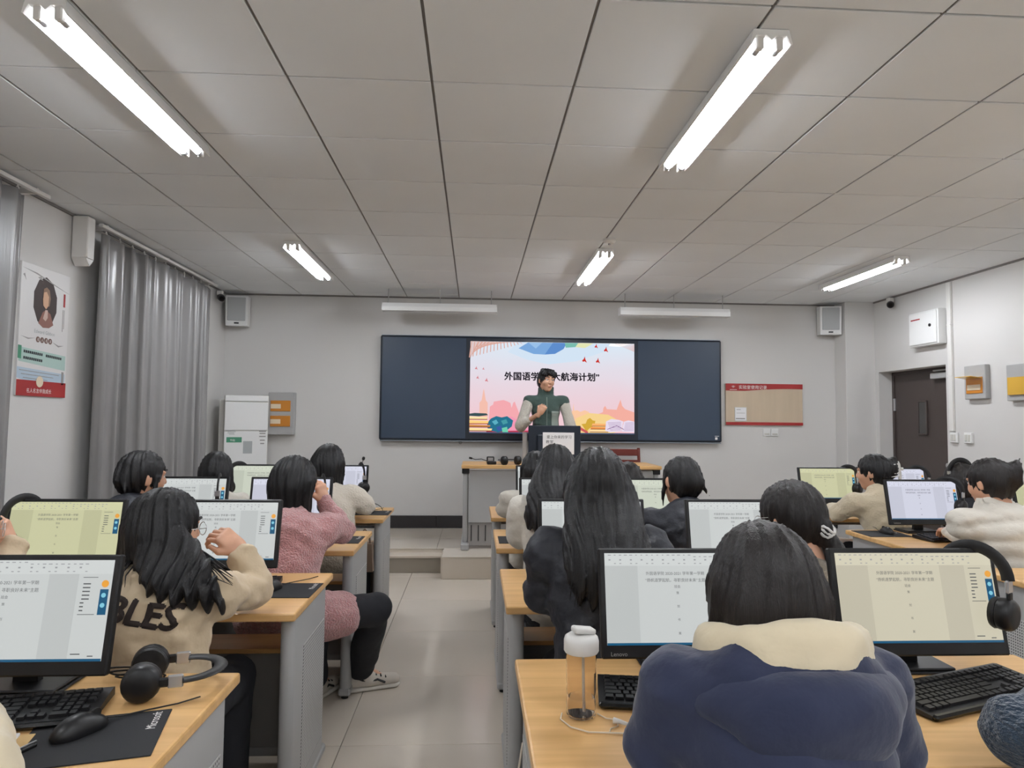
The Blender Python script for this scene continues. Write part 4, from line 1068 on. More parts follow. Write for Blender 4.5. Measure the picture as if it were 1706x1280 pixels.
# podium monitor seen from behind, with a paper sheet taped to it
pm = thing('podium_monitor', 'dark monitor seen from behind with a white paper sheet taped on', 'monitor', (.815, 6.86, PH + LH))
MB().box((0, 0, .20), (.535, .03, .36), .006).build('case', 'board_frame', pm)
MB().box((0, -.03, .17), (.36, .04, .24), .014, seg=2).build('rear_housing', 'board_frame', pm)
MB().prism([(-.05, .01), (.05, .01), (.04, .1), (-.04, .1)], .03, Matrix.Translation((0, -.02, 0))).build('stand_neck', 'black', pm)
MB().box((0, .0, .006), (.26, .18, .012), .004).build('stand_base', 'black', pm)
MB().box((-.3, .03, .16), (.05, .02, .3), .003).build('side_bracket', 'panel_grey', pm)
pp = MB().box((.035, -.0525, .20), (.32, .003, .22), .0005).build('paper_sheet', 'paper', pm)
b = MB(); text_into(b, '爱上你来的学习', width=.25, mtx=Matrix.Translation((.04, -.0545, .265))); b.build('paper_print', 'ink', pp)
b = MB(); text_into(b, '教室', width=.075, mtx=Matrix.Translation((-.055, -.0545, .215))); b.build('paper_print', 'ink', pp)
MB().box((0, .0165, .2), (.5, .003, .3)).build('screen', 'black_gloss', pm)
headset((.28, 6.56, PH + LH + .046), (0, 0, 0), 'black headset lying on the left part of the lectern desk').matrix_world = Matrix.Translation((.30, 6.66, PH + LH + .043)) @ Matrix.Rotation(1.9, 4, 'Z') @ Matrix(((0, 0, 1, 0), (1, 0, 0, 0), (0, 1, 0, 0), (0, 0, 0, 1)))
mc = thing('desk_microphone', 'thin black gooseneck microphone lying on the lectern desk', 'microphone', (.03, 6.58, PH + LH))
MB().box((.14, 0, .015), (.09, .08, .03), .006).build('base', 'black', mc)
MB().tube([(.1, 0, .03), (.04, 0, .05), (-.02, 0, .045), (-.05, 0, .055)], .004, 8).build('neck', 'black', mc, 60)
MB().tube([(-.05, 0, .055), (-.08, 0, .062)], .010, 10).build('microphone_head', 'rubber', mc, 60)
sb_ = thing('desk_socket_box', 'small black box standing on the lectern desk left part', 'box', (.16, 6.68, PH + LH))
MB().box((0, 0, .035), (.075, .06, .07), .006).build('box', 'black', sb_); MB().box((0, -.031, .045), (.05, .004, .03), .001).build('face_plate', 'panel_grey', sb_)
ch = thing('teacher_chair', 'reddish-brown wooden chair back behind the lectern desk', 'chair', (1.66, 7.32, PH))
for sx in (-.2, .2):
    MB().tube([(sx, .18, 0), (sx, .2, .45), (sx, .26, .93)], .018, 8).build('back_post', 'redwood', ch, 60)
    MB().tube([(sx, -.2, 0), (sx, -.2, .45)], .018, 8).build('leg', 'redwood', ch, 60)
MB().box((0, 0, .455), (.46, .44, .035), .01, seg=2).build('seat', 'redwood', ch)
for z in (.88, .76, .65): MB().box((0, .25 - (.93 - z) * .1, z), (.39, .018, .075), .006).build('back_slat', 'redwood', ch)

# ------------------------------------------------------------------ stools for the students
def make_stool():
    t = thing('stool', '', 'stool', group='black student stools')
    MB().box((0, 0, .413), (.34, .30, .03), .012, seg=2).build('seat', 'black_soft', t)
    for sx in (-1, 1):
        for sy in (-1, 1):
            lgs = MB().tube([(sx * .13, sy * .11, .40), (sx * .155, sy * .13, .012)], .012, 8).build('leg', 'grey_metal', t, 60)
            MB().cyl((sx * .155, sy * .13, 0), (sx * .155, sy * .13, .02), .016, n=10).build('foot_cap', 'rubber', lgs, 40)
    for sy in (-1, 1): MB().cyl((-.145, sy * .12, .18), (.145, sy * .12, .18), .008, n=8).build('stretcher', 'grey_metal', t, 40)
    return t
stool0 = make_stool(); su = []
def stool(x, y, label):
    o = stool0 if not su else copy_tree(stool0); su.append(o); o.location = (x, y, 0); o['label'] = label

# ------------------------------------------------------------------ organic shapes: smooth-blended fields turned into one surface
def V3(a): return np.array(a, dtype=np.float64)
class SDF:
    def __init__(s): s.p = []
    def cap(s, a, b, r1, r2=None, k=.03, op='u'):
        a, b = V3(a), V3(b); r2 = r1 if r2 is None else r2; r = max(r1, r2)
        def f(P):
            ba = b - a; d2 = max(1e-12, ba @ ba)
            h = np.clip(((P - a) @ ba) / d2, 0, 1)
            return np.linalg.norm(P - a - h[..., None] * ba, axis=-1) - (r1 + (r2 - r1) * h)
        s.p.append((np.minimum(a, b) - r, np.maximum(a, b) + r, f, k, op)); return s
    def chain(s, pts, rs, k=.03):
        for i in range(len(pts) - 1): s.cap(pts[i], pts[i + 1], rs[i], rs[i + 1], k)
        return s
    def ell(s, c, r, R=None, k=.03, op='u'):
        c, r = V3(c), V3(r); Rm = None if R is None else np.array(R)
        m_ = r if Rm is None else np.full(3, r.max())
        def f(P):
            q = P - c
            if Rm is not None: q = q @ Rm
            k0 = np.linalg.norm(q / r, axis=-1); k1 = np.linalg.norm(q / (r * r), axis=-1)
            return np.where(k1 < 1e-9, -r.min(), k0 * (k0 - 1) / np.maximum(k1, 1e-9))
        s.p.append((c - m_, c + m_, f, k, op)); return s
    def plane_cut(s, n, d, k=.01):
        """remove everything where p.n > d"""
        n = V3(n)
        s.p.append((None, None, lambda P: P @ n - d, k, 'i')); return s
    def mesh(s, vox, disp=None):
        us = [p for p in s.p if p[4] == 'u']
        lo = np.min([p[0] for p in us], axis=0) - 3 * vox - .02; hi = np.max([p[1] for p in us], axis=0) + 3 * vox + .02
        n = np.ceil((hi - lo) / vox).astype(int) + 1
        ax = [lo[i] + vox * np.arange(n[i]) for i in range(3)]
        Fd = np.full(n, 1.0)
        for plo, phi, f, k, op in s.p:
            if plo is None: i0 = np.zeros(3, int); i1 = n
            else:
                mg = k + 3 * vox + .015
                i0 = np.maximum(0, np.floor((plo - mg - lo) / vox).astype(int)); i1 = np.minimum(n, np.ceil((phi + mg - lo) / vox).astype(int) + 1)
                if (i1 <= i0).any(): continue
            sl = tuple(slice(i0[i], i1[i]) for i in range(3))
            G = np.stack(np.meshgrid(*[ax[i][sl[i]] for i in range(3)], indexing='ij'), -1)
            d = f(G); A = Fd[sl]
            if op == 'u':
                h = np.maximum(k - np.abs(A - d), 0) / max(k, 1e-6); Fd[sl] = np.minimum(A, d) - h * h * k * .25
            elif op == 's':
                d = -d; h = np.maximum(k - np.abs(A - d), 0) / max(k, 1e-6); Fd[sl] = np.maximum(A, d) + h * h * k * .25
            else:
                h = np.maximum(k - np.abs(A - d), 0) / max(k, 1e-6); Fd[sl] = np.maximum(A, d) + h * h * k * .25
        if disp is not None:
            near = np.abs(Fd) < .06
            idx = np.argwhere(near)
            Fd[near] -= disp(lo + vox * idx)
        return surface_nets(Fd, lo, vox)
CORN = [(i, j, k) for i in (0, 1) for j in (0, 1) for k in (0, 1)]
EDG = [(a, b) for a in range(8) for b in range(a + 1, 8) if sum(abs(CORN[a][i] - CORN[b][i]) for i in range(3)) == 1]
def surface_nets(Fd, lo, h):
    S = (Fd < 0); nx, ny, nz = Fd.shape
    c = np.zeros((nx - 1, ny - 1, nz - 1), int)
    for i, j, k in CORN: c += S[i:nx - 1 + i, j:ny - 1 + j, k:nz - 1 + k]
    act = (c > 0) & (c < 8); ijk = np.argwhere(act); idx = -np.ones(act.shape, int); idx[act] = np.arange(len(ijk))
    vals = np.stack([Fd[ijk[:, 0] + a, ijk[:, 1] + b, ijk[:, 2] + d] for a, b, d in CORN], 1)
    acc = np.zeros((len(ijk), 3)); cnt = np.zeros(len(ijk))
    for a, b in EDG:
        f0, f1 = vals[:, a], vals[:, b]; mk = (f0 < 0) != (f1 < 0)
        t = np.where(mk, f0 / np.where(mk, f0 - f1, 1), 0)
        p = V3(CORN[a])[None] + t[:, None] * (V3(CORN[b]) - V3(CORN[a]))[None]
        acc += p * mk[:, None]; cnt += mk
    vs_ = lo + h * (ijk + acc / cnt[:, None])
    fs = []
    for axis in range(3):
        o1, o2 = (axis + 1) % 3, (axis + 2) % 3
        sl0 = [slice(1, None)] * 3; sl1 = [slice(1, None)] * 3
        sl0[axis] = slice(0, -1); sl1[axis] = slice(1, None)
        s0 = S[tuple(sl0)]; s1 = S[tuple(sl1)]
        for flip, mk in ((False, s0 & ~s1), (True, ~s0 & s1)):
            e = np.argwhere(mk)
            if not len(e): continue
            g = e.copy()
            for ax_ in (o1, o2): g[:, ax_] += 1
            ok = (g[:, o1] < Fd.shape[o1] - 1) & (g[:, o2] < Fd.shape[o2] - 1); g = g[ok]
            def cell(d1, d2):
                q = g.copy(); q[:, o1] += d1; q[:, o2] += d2; return idx[q[:, 0], q[:, 1], q[:, 2]]
            quad = np.stack([cell(-1, -1), cell(0, -1), cell(0, 0), cell(-1, 0)], 1)
            fs.append(quad[:, ::-1] if flip else quad)
    return vs_, np.concatenate(fs)
def np_mesh(name, parts):
    """parts: list of (verts, faces, material index) joined into one mesh datablock"""
    V = []; Fc = []; mi = []; o = 0
    for v, f, m_ in parts:
        V.append(np.asarray(v)); Fc += [tuple(int(i) + o for i in q) for q in f]; mi += [m_] * len(f); o += len(v)
    me = bpy.data.meshes.new(name); me.from_pydata(np.concatenate(V).tolist(), [], Fc); return me, mi
def np_obj(name, parts, mats, parent, smooth=179):
    me, mi = np_mesh(name, parts)
    return obj(name, me, mats, parent, smooth, mi=mi, fixn=False)
def rotm(yaw=0, pitch=0, roll=0):
    """yaw left positive about z, pitch down positive, roll"""
    return np.array(Matrix.Rotation(yaw, 3, 'Z') @ Matrix.Rotation(-pitch, 3, 'X') @ Matrix.Rotation(roll, 3, 'Y'))

# --- shared head (faces +y, origin at skull centre) and hands
def make_head():
    s = SDF()
    s.ell((0, -.006, .012), (.0745, .094, .098), k=.03)
    s.ell((0, .026, -.035), (.062, .066, .078), k=.03)
    s.ell((0, .052, -.092), (.030, .030, .028), k=.03)
    for e in (-1, 1):
        s.ell((e * .036, .062, -.03), (.024, .024, .026), k=.02)
        s.cap((e * .012, .090, .022), (e * .048, .076, .024), .008, .007, k=.014)
        s.ell((e * .079, -.008, -.012), (.009, .020, .031), R=rotm(yaw=-e * .35), k=.008)
    s.cap((0, .090, .012), (0, .104, -.026), .007, .0115, k=.012)
    for e in (-1, 1):
        s.ell((e * .011, .096, -.029), (.008, .009, .007), k=.006)
        s.ell((e * .031, .098, .004), (.0165, .014, .0105), k=.012, op='s')
    s.ell((0, .088, -.058), (.021, .011, .0065), k=.008); s.ell((0, .086, -.069), (.018, .011, .0065), k=.008)
    s.cap((0, -.022, -.06), (0, -.040, -.215), .050, .056, k=.03)
    v, f = s.mesh(.0055)
    parts = [(v, f, 0)]
    for e in (-1, 1):
        q = SDF(); q.ell((e * .031, .0765, .004), (.0125, .0125, .0115)); a, b = q.mesh(.003); parts.append((a, b, 1))
        q = SDF(); q.ell((e * .031, .0865, .003), (.006, .004, .006)); a, b = q.mesh(.002); parts.append((a, b, 2))
        q = SDF(); q.cap((e * .014, .094, .0305), (e * .032, .0925, .035), .004, .0042, k=.004); q.cap((e * .032, .0925, .035), (e * .05, .078, .029), .0042, .002, k=.004); a, b = q.mesh(.0025); parts.append((a, b, 3))
        q = SDF(); q.cap((e * .02, .0865, .0105), (e * .043, .081, .009), .0022, .002); a, b = q.mesh(.002); parts.append((a, b, 3))
    q = SDF(); q.ell((0, .0925, -.0635), (.020, .0085, .0062)); a, b = q.mesh(.003); parts.append((a, b, 4))
    return parts
HEAD = make_head()
BODY_MATS = ['skin', 'eye_white', 'iris', 'hair', 'lip']
def make_hand(curl, spread=0.0):
    """right hand, wrist at origin, fingers +y, palm -z, thumb on -x"""
    s = SDF()
    for x in (-.028, -.009, .010, .028): s.cap((x * .8, .015, 0), (x, .078, 0), .0145, .0125, k=.012)
    for x, L in ((-.030, .068), (-.010, .078), (.010, .073), (.029, .058)):
        p = np.array([x, .084 if abs(x) < .02 else .079, 0.0]); a = 0; k = 0
        for j, fr in enumerate((.45, .32, .23)):
            a += curl[j]
            q = p + L * fr * np.array([x * spread * 4, math.cos(a), -math.sin(a)])
            s.cap(p, q, .0090 - .0008 * j, .0084 - .0008 * j, k=.003); p = q
    t0 = np.array([-.026, .022, -.004]); t1 = np.array([-.050, .052, -.014 - .012 * (curl[0] > .8)]); t2 = np.array([-.050 + .022 * (curl[0] > .8), .084, -.02 - .02 * (curl[0] > .8)])
    s.cap(t0, t1, .014, .0115, k=.012); s.cap(t1, t2, .0105, .0085, k=.004)
    s.cap((0, -.03, 0), (0, .03, 0), .024, .026, k=.015)
    return s.mesh(.0042)
HANDS = {'rest': make_hand((.35, .45, .35)), 'fist': make_hand((1.35, 1.5, 1.0)), 'loose': make_hand((.75, .9, .6))}

def smooth_noise(P, sc, seed=0):
    x, y, z = P[:, 0] * sc, P[:, 1] * sc, P[:, 2] * sc
    a = np.sin(x * 1.7 + 1.3 * np.sin(y * 1.1 + seed) + seed) * np.sin(z * 1.9 + 1.1 * np.sin(x * .9 + seed * 2)) + np.sin(y * 2.1 + 1.7 * np.sin(z * 1.3 + seed)) * .7
    b = np.sin(x * 3.7 + 2 * np.sin(z * 2.3 + seed)) * np.sin(y * 3.1 + z * 2.2 + seed) * .5
    return (a + b) / 2

def figure(label, loc, rz, J, top, hair, bottom='darktrouser', shoes='shoe_black', vox=.012, hairmat='hair', glasses=False, extras=None, seed=1, group=None, neck_show=True):
    """J: joint positions in the person's own frame (facing +y, floor z=0)"""
    t = thing('person', label, 'person', loc, rz, group)
    hc = V3(J['head']); Rh = rotm(*J['look'])
    nb_ = V3(J['neck']); pv = V3(J['pelvis'])
    sl, sr = V3(J['shL']), V3(J['shR'])
    axis = (sr - sl) / np.linalg.norm(sr - sl)
    mid = lambda t_: pv + (nb_ - pv) * t_ + np.array([0, -.035 * math.sin(PI * t_), 0])
    Rt = rotm(J.get('twist', 0), J.get('lean', 0), 0)
    # ---- body (one mesh: head, neck, trunk, limbs, hands)
    b = SDF()
    b.ell(pv + V3((0, 0, .02)), (.145, .105, .10), k=.05); b.ell(mid(.38), (.118, .085, .12), k=.05); b.ell(mid(.72), (.135, .095, .14), R=Rt, k=.05)
    b.cap(sl, sr, .045, .045, k=.05); b.cap(nb_, hc + Rh @ V3((0, -.03, -.12)), .05, .048, k=.03)
    for e in 'LR':
        b.cap(J['sh' + e], J['el' + e], .042, .034, k=.03); b.cap(J['el' + e], J['wr' + e], .034, .023, k=.02)
        b.cap(J['hip' + e], J['kn' + e], .072, .05, k=.04); b.cap(J['kn' + e], J['an' + e], .048, .032, k=.03); b.cap(J['an' + e], J['toe' + e], .032, .025, k=.02)
    parts = [b.mesh(.02) + (0,)]
    for v, f, m_ in HEAD: parts.append((v @ Rh.T + hc, f, m_))
    for e in 'LR':
        v, f = HANDS[J.get('pose' + e, 'rest')]
        v = v.copy()
        if e == 'L': v[:, 0] *= -1; f = f[:, ::-1]
        d = V3(J.get('dir' + e, V3(J['wr' + e]) - V3(J['el' + e]))); d = d / np.linalg.norm(d)
        upv = V3(J.get('back' + e, (0, 0, 1))); x_ = np.cross(d, upv); x_ /= np.linalg.norm(x_); z_ = np.cross(x_, d)
        Rm = np.stack([x_, d, z_], 1)
        parts.append((v @ Rm.T + V3(J['wr' + e]), f, 0))
    np_obj('body', parts, BODY_MATS, t)
    # ---- top
    bulk = top.get('bulk', .02); hem = top.get('hem', .47); style = top.get('style', 'plain')
    s = SDF(); kk = .06
    s.ell(pv + V3((0, 0, .03)), (.15 + bulk * .8, .115 + bulk, .11 + bulk * .6), k=kk)
    s.ell(mid(.38), (.128 + bulk * .8, .095 + bulk, .13 + bulk), k=kk)
    s.ell(mid(.72), (.140 + bulk * .8, .105 + bulk, .145 + bulk * .7), R=Rt, k=kk)
    s.cap(sl, sr, .050 + bulk * .35, .050 + bulk * .35, k=.05)
    s.cap(mid(.9), nb_ + V3((0, 0, .015)), .075 + bulk * .4, .062 + bulk * .3, k=.04)
    if top.get('sleeveless'):
        for e in 'LR': s.cap(V3(J['sh' + e]) * V3((.75, 1, 1)), V3(J['sh' + e]) + (V3(J['el' + e]) - V3(J['sh' + e])) * .02, .052, .058, k=.03)
    if not top.get('sleeveless'):
        for e in 'LR':
            wr = V3(J['el' + e]) + (V3(J['wr' + e]) - V3(J['el' + e])) * top.get('cuff', .93)
            s.cap(J['sh' + e], J['el' + e], .054 + bulk * .42, .046 + bulk * .42, k=.035)
            s.cap(J['el' + e], wr, .046 + bulk * .42, .035 + bulk * .3, k=.012)
    if top.get('collar'):
        c0 = nb_ + V3((0, -.005, .035))
        for i in range(10):
            a = 2 * PI * i / 10; r_ = .066 + bulk * .3
            s.cap(c0 + V3((r_ * math.cos(a), r_ * math.sin(a) * .9, 0)), c0 + V3((r_ * math.cos(a) * 1.02, r_ * math.sin(a) * .92, top['collar'])), .016, .012, k=.02)
    if top.get('skirt'):
        for e in 'LR': s.cap(J['hip' + e], V3(J['hip' + e]) + (V3(J['kn' + e]) - V3(J['hip' + e])) * top['skirt'], .115, .105, k=.04)
    if style == 'hoodback':
        s.ell(nb_ + V3((0, -.075, -.01)), (.15, .07, .085), k=.05); s.ell(nb_ + V3((0, -.10, -.07)), (.12, .05, .08), k=.04)
    s.plane_cut((0, 0, -1), -hem, k=.015)
    ax_ = V3(J['head'])[0]
    fold = top.get('fold', .010)
    def disp(P_):
        d = fold * smooth_noise(P_, 13, seed) + fold * .6 * smooth_noise(P_ * V3((1, 1, 1.5)), 33, seed + 3)
        if style == 'puffer':
            z_ = P_[:, 2] + .02 * np.sin(P_[:, 0] * 9 + seed)
            d = d + top.get('qamp', .016) * (np.abs(np.sin(PI * z_ / top.get('quilt', .095))) - .55)
        return d
    v, f = s.mesh(vox, disp)
    o_top = np_obj(top.get('name', 'jacket'), [(v, f, 0)], [top['mat']], t)
    t['_bulk'] = bulk
    topmesh = (v, f)
    # ---- sleeves of another colour (vest over fleece)
    if top.get('sleeve_mat'):
        s = SDF()
        for e in 'LR':
            wr = V3(J['el' + e]) + (V3(J['wr' + e]) - V3(J['el' + e])) * top.get('cuff' + e, .9)
            s.cap(J['sh' + e], J['el' + e], .0585, .060, k=.03); s.cap(J['el' + e], wr, .054, .044, k=.03)
        v, f = s.mesh(vox, lambda P_: .008 * smooth_noise(P_, 18, seed + 5)); np_obj('sleeves', [(v, f, 0)], [top['sleeve_mat']], t)
    # ---- trousers, shoes
    s = SDF(); s.ell(pv + V3((0, 0, .0)), (.165, .125, .10), k=.05)
    for e in 'LR':
        an = V3(J['kn' + e]) + (V3(J['an' + e]) - V3(J['kn' + e])) * .94
        s.cap(J['hip' + e], J['kn' + e], .090, .076, k=.05); s.cap(J['kn' + e], an, .074, .072, k=.02)
    v, f = s.mesh(max(vox, .014), lambda P_: .006 * smooth_noise(P_, 16, seed + 2)); np_obj('trousers', [(v, f, 0)], [bottom], t)
    for e in 'LR':
        a = V3(J['an' + e]); q = V3(J['toe' + e]); d = q - a; d[2] = 0; d /= max(1e-6, np.linalg.norm(d))
        zf = J.get('floor', 0.0)
        heel = np.array([a[0], a[1], zf]) - d * .045; toe = heel + d * .25
        s = SDF(); s.cap(heel + V3((0, 0, .05)), toe + V3((0, 0, .035)) - d * .03, .040, .036, k=.03); s.cap(heel + V3((0, 0, .055)) + d * .09, a + V3((0, 0, .02)), .040, .038, k=.04); s.plane_cut((0, 0, -1), -(zf + .022))
        v, f = s.mesh(.011); sh__ = np_obj('shoe', [(v, f, 0)], [shoes], t)
        s = SDF(); s.cap(heel + V3((0, 0, .02)), toe + V3((0, 0, .02)) - d * .032, .043, .040, k=.02); s.plane_cut((0, 0, 1), zf + .026, k=.006); s.plane_cut((0, 0, -1), -(zf + .002), k=.006)
        v, f = s.mesh(.010); np_obj('sole', [(v, f, 0)], ['sole' if shoes == 'shoe' else 'rubber'], sh__)
        if shoes == 'shoe':
            n_ = V3((-d[1], d[0], 0)); lc = MB()
            for i in range(4): lc.tube([tuple(heel + d * (.10 + .025 * i) + n_ * w_ + V3((0, 0, .092 - .008 * i - 6 * w_ * w_))) for w_ in (-.03, -.015, 0, .015, .03)], .004, 6)
            lc.build('laces', 'shoe_black', sh__, 60)
            for w_ in (-1, 1): MB().tube([tuple(heel + d * q + n_ * (w_ * .0405) + V3((0, 0, z_))) for q, z_ in ((.03, .075), (.08, .05), (.13, .06), (.17, .04))], .006, 6).build('side_stripe', 'shoe_black', sh__, 60)
    bvt = BVHTree.FromPolygons([tuple(q) for q in topmesh[0].tolist()], [tuple(int(i) for i in q) for q in topmesh[1]])
    def back_y(x, z):
        hh_ = bvt.ray_cast(Vector((x, -2.0, z)), Vector((0, 1, 0)), 4.0)
        return hh_[0].y if hh_[0] else None
    # ---- hair
    hv = hair.get('vox', .0075)
    def H(p): return hc + Rh @ V3(p)
    s = SDF(); st = hair['style']; vol = hair.get('vol', 0.0)
    s.ell(H((0, -.012, .018)), (.088 + vol, .107 + vol, .104 + vol), R=Rh, k=.03)
    fullface = V3((0, .14, -.045)); 
    L = hair.get('len', .2)
    down = lambda x, y, z: hc + Rh @ V3((x, y, -.02)) + V3((0, 0, z + .02))
    if st in ('bob', 'long'):
        for e in (-1, 1):
            s.cap(H((e * .066, -.005, .0)), down(e * .078, .0, -min(L, .15)), .036 + vol, .030, k=.03)
        s.ell(H((0, -.045, -.03)), (.086 + vol, .070, .11), R=Rh, k=.03)
        lo = -min(L, .17) if st == 'bob' else -.09
        s.cap(down(-.04, -.055, -.03), down(-.045, -.065, lo), .048, .042, k=.035); s.cap(down(.04, -.055, -.03), down(.045, -.065, lo), .048, .042, k=.035)
        s.cap(down(0, -.06, -.03), down(0, -.075, lo), .048, .042, k=.035)
    if st == 'long':
        wd = hair.get('wid', .085); sx = hair.get('shift', 0.0)
        nW = hair.get('n', 11); sla = hair.get('slant', 0.0); nS = 10; r0_ = hair.get('r', .034)
        for i in range(nW):
            u = (i / (nW - 1) - .5) * 2; st0 = down(u * .07, -.050 + .02 * abs(u), .0); zl = -L - sla * u + .03 * abs(u)
            row = []
            for j in range(nS + 1):
                q = j / nS; z_ = st0[2] + (hc[2] + zl - st0[2]) * q
                x_ = st0[0] + (hc[0] + u * wd + sx - st0[0]) * (q ** .7 if q > 0 else 0)
                y_ = st0[1] - .03 * q; ys = back_y(x_, z_)
                if ys is not None and q > .15: y_ = min(y_, ys - .016)
                row.append([x_, y_, z_])
            for _ in range(8):
                for j in range(1, nS): row[j][1] = min(row[j][1], (row[j - 1][1] + row[j + 1][1]) / 2)
            rad = [r0_ * (1 - .62 * max(0, j / nS - .5) / .5) for j in range(nS + 1)]
            s.chain([V3(q) for q in row], rad, k=.022)
    if st in ('tail', 'bun', 'short', 'tied'):
        s.ell(H((0, -.05, -.03)), (.074, .058, .075), R=Rh, k=.03)
    # open the face
    s.ell(H((0, .118, -.035)), (.066 if st in ('bob', 'long') else .074, .075, .098), R=Rh, k=.015, op='s')
    if st in ('tail', 'bun', 'short', 'tied'):
        for e in (-1, 1): s.ell(H((e * .094, .026, -.052)), (.024, .036, .046), R=Rh, k=.012, op='s')
        s.ell(H((0, .02, -.135)), (.1, .1, .06), R=Rh, k=.02, op='s')
    if st == 'tail':
        a = H((hair.get('side', .0), -.105, -.045)); b2 = a + V3(hair.get('tdir', (.03, -.03, -.2)))
        s.cap(H((0, -.085, -.03)), a, .03, .022, k=.02); s.cap(a, (a + b2) / 2 + V3((.01, -.015, 0)), .024, .036, k=.02); s.cap((a + b2) / 2 + V3((.01, -.015, 0)), b2, .036, .014, k=.02)
    if st == 'bun':
        s.ell(H((hair.get('side', .0), -.115, .02)), (.05, .035, .06), R=Rh, k=.03)
        s.cap(H((hair.get('side', 0), -.12, .06)), H((hair.get('side', 0) + .035, -.135, .10)), .02, .006, k=.02); s.cap(H((hair.get('side', 0), -.12, .05)), H((hair.get('side', 0) + .05, -.13, .075)), .016, .005, k=.02)
    if st == 'tied':
        for e in (-1, 1): s.chain([H((e * .075, .03, 0)), H((e * .084, .032, -.06)), down(e * .088, .03, -.13)], [.014, .009, .004], k=.01)
        s.ell(H((.02, -.1, -.02)), (.035, .03, .04), R=Rh, k=.03)
        s.cap(H((.05, -.1, -.03)), H((.1, -.1, -.08)), .01, .003, k=.01)
    if st == 'short':
        for i in range(9):
            u = (i / 8 - .5) * 2
            s.cap(H((u * .07, .045, .09 - .02 * abs(u))), H((u * .066 + .012, .098 - .03 * abs(u), .062 - .02 * abs(u) + .008 * (i % 3))), .024, .010, k=.012)
        for i in range(6):
            u = (i / 5 - .5) * 2
            s.cap(H((u * .05, -.02, .10)), H((u * .07 + .01, .03, .116 - .01 * abs(u))), .018, .008, k=.015)
    if st != 'short' and hair.get('fringe'):
        for i in range(7):
            u = (i / 6 - .5) * 2
            s.cap(H((u * .06, .05, .085 - .02 * abs(u))), H((u * .066, .099 - .03 * abs(u), .035 - .015 * (i % 2))), .018, .008, k=.01)
    cx, cy = hc[0], hc[1] + .05
    amp = hair.get('amp', .0035)
    def hdisp(P_):
        ph_ = np.arctan2(P_[:, 0] - cx, -(P_[:, 1] - cy)); z_ = P_[:, 2]
        bl = np.clip((hc[2] + .02 - z_) / .22, 0, 1); bl = bl * bl * (3 - 2 * bl)
        w = ph_ * (1 - bl) + (P_[:, 0] - cx) * 8 * bl
        return amp * np.sin(w * 21 + 2.2 * np.sin(z_ * 8 + w * 3 + seed)) + amp * .8 * np.sin(w * 47 + 3 * np.sin(z_ * 11 + seed * 2 + w))
    v, f = s.mesh(hv, hdisp)
    if st in ('bob', 'long'):
        # ragged ends
        low = v[:, 2] < hc[2] - L + .09
        v[low, 2] += .018 * np.sin(v[low, 0] * 170 + seed) * np.clip((hc[2] - L + .09 - v[low, 2]) / .09, 0, 1)
    hr = np_obj('hair', [(v, f, 0)], [hairmat], t)
    rnd = random.Random(seed * 7 + 1)
    if st in ('bob', 'long') and hair.get('wisps', 14):
        wb = MB()
        for i in range(hair.get('wisps', 14)):
            a = rnd.uniform(-1.9, 1.9); r0 = .094
            p0 = H((math.sin(a) * .082, -math.cos(a) * .098 - .008, rnd.uniform(-.02, .03)))
            zz_ = -L * rnd.uniform(.75, 1.03)
            if st == 'long':
                u = math.sin(a); p2 = hc + V3((u * hair.get('wid', .085) * 1.15 + hair.get('shift', 0), -.09, zz_))
            else: p2 = p0 + V3((rnd.uniform(-.015, .015), rnd.uniform(-.012, .006), zz_))
            p1 = (p0 + p2) / 2 + V3((rnd.uniform(-.01, .01), -.012, .0)); pts = []
            for k in range(7):
                q = k / 6; pp_ = (1 - q) ** 2 * p0 + 2 * q * (1 - q) * p1 + q * q * p2
                if st == 'long':
                    ys = back_y(pp_[0], pp_[2])
                    if ys is not None: pp_[1] = min(pp_[1], ys - .04)
                pts.append(pp_)
            wb.tube([tuple(p) for p in pts], .004, 5, radii=[.001, .0028, .0036, .0036, .003, .002, .0006])
        o = wb.build('loose_strands', hairmat, hr, 179); o['kind'] = 'stuff'
    if glasses:
        g = MB()
        for e in (-1, 1):
            ring = [tuple(H((e * .033 + .024 * math.cos(a), .106, .0 + .021 * math.sin(a)))) for a in [2 * PI * i / 16 for i in range(17)]]
            g.tube(ring, .0013, 5, cap=False)
            g.tube([tuple(H((e * .057, .104, .006))), tuple(H((e * .082, .06, .008))), tuple(H((e * .086, -.01, .004)))], .0013, 5)
        g.tube([tuple(H((-.009, .107, .003))), tuple(H((.009, .107, .003)))], .0013, 5)
        go = g.build('glasses', 'silver', t, 179)
        for e in (-1, 1):
            gl = MB(); gl.add([tuple(H((e * .033 + .0235 * math.cos(a), .106, .0205 * math.sin(a)))) for a in [2 * PI * i / 16 for i in range(16)]], [tuple(range(16))]); gl.build('lens', 'lens', go)
    t['_bulk'] = 0; del t['_bulk']
    return t, H, topmesh, hc, Rh, nb_
M['lens'] = mat('spectacle_lens', (240, 244, 244), .03, trans=1.0, ior=1.02)

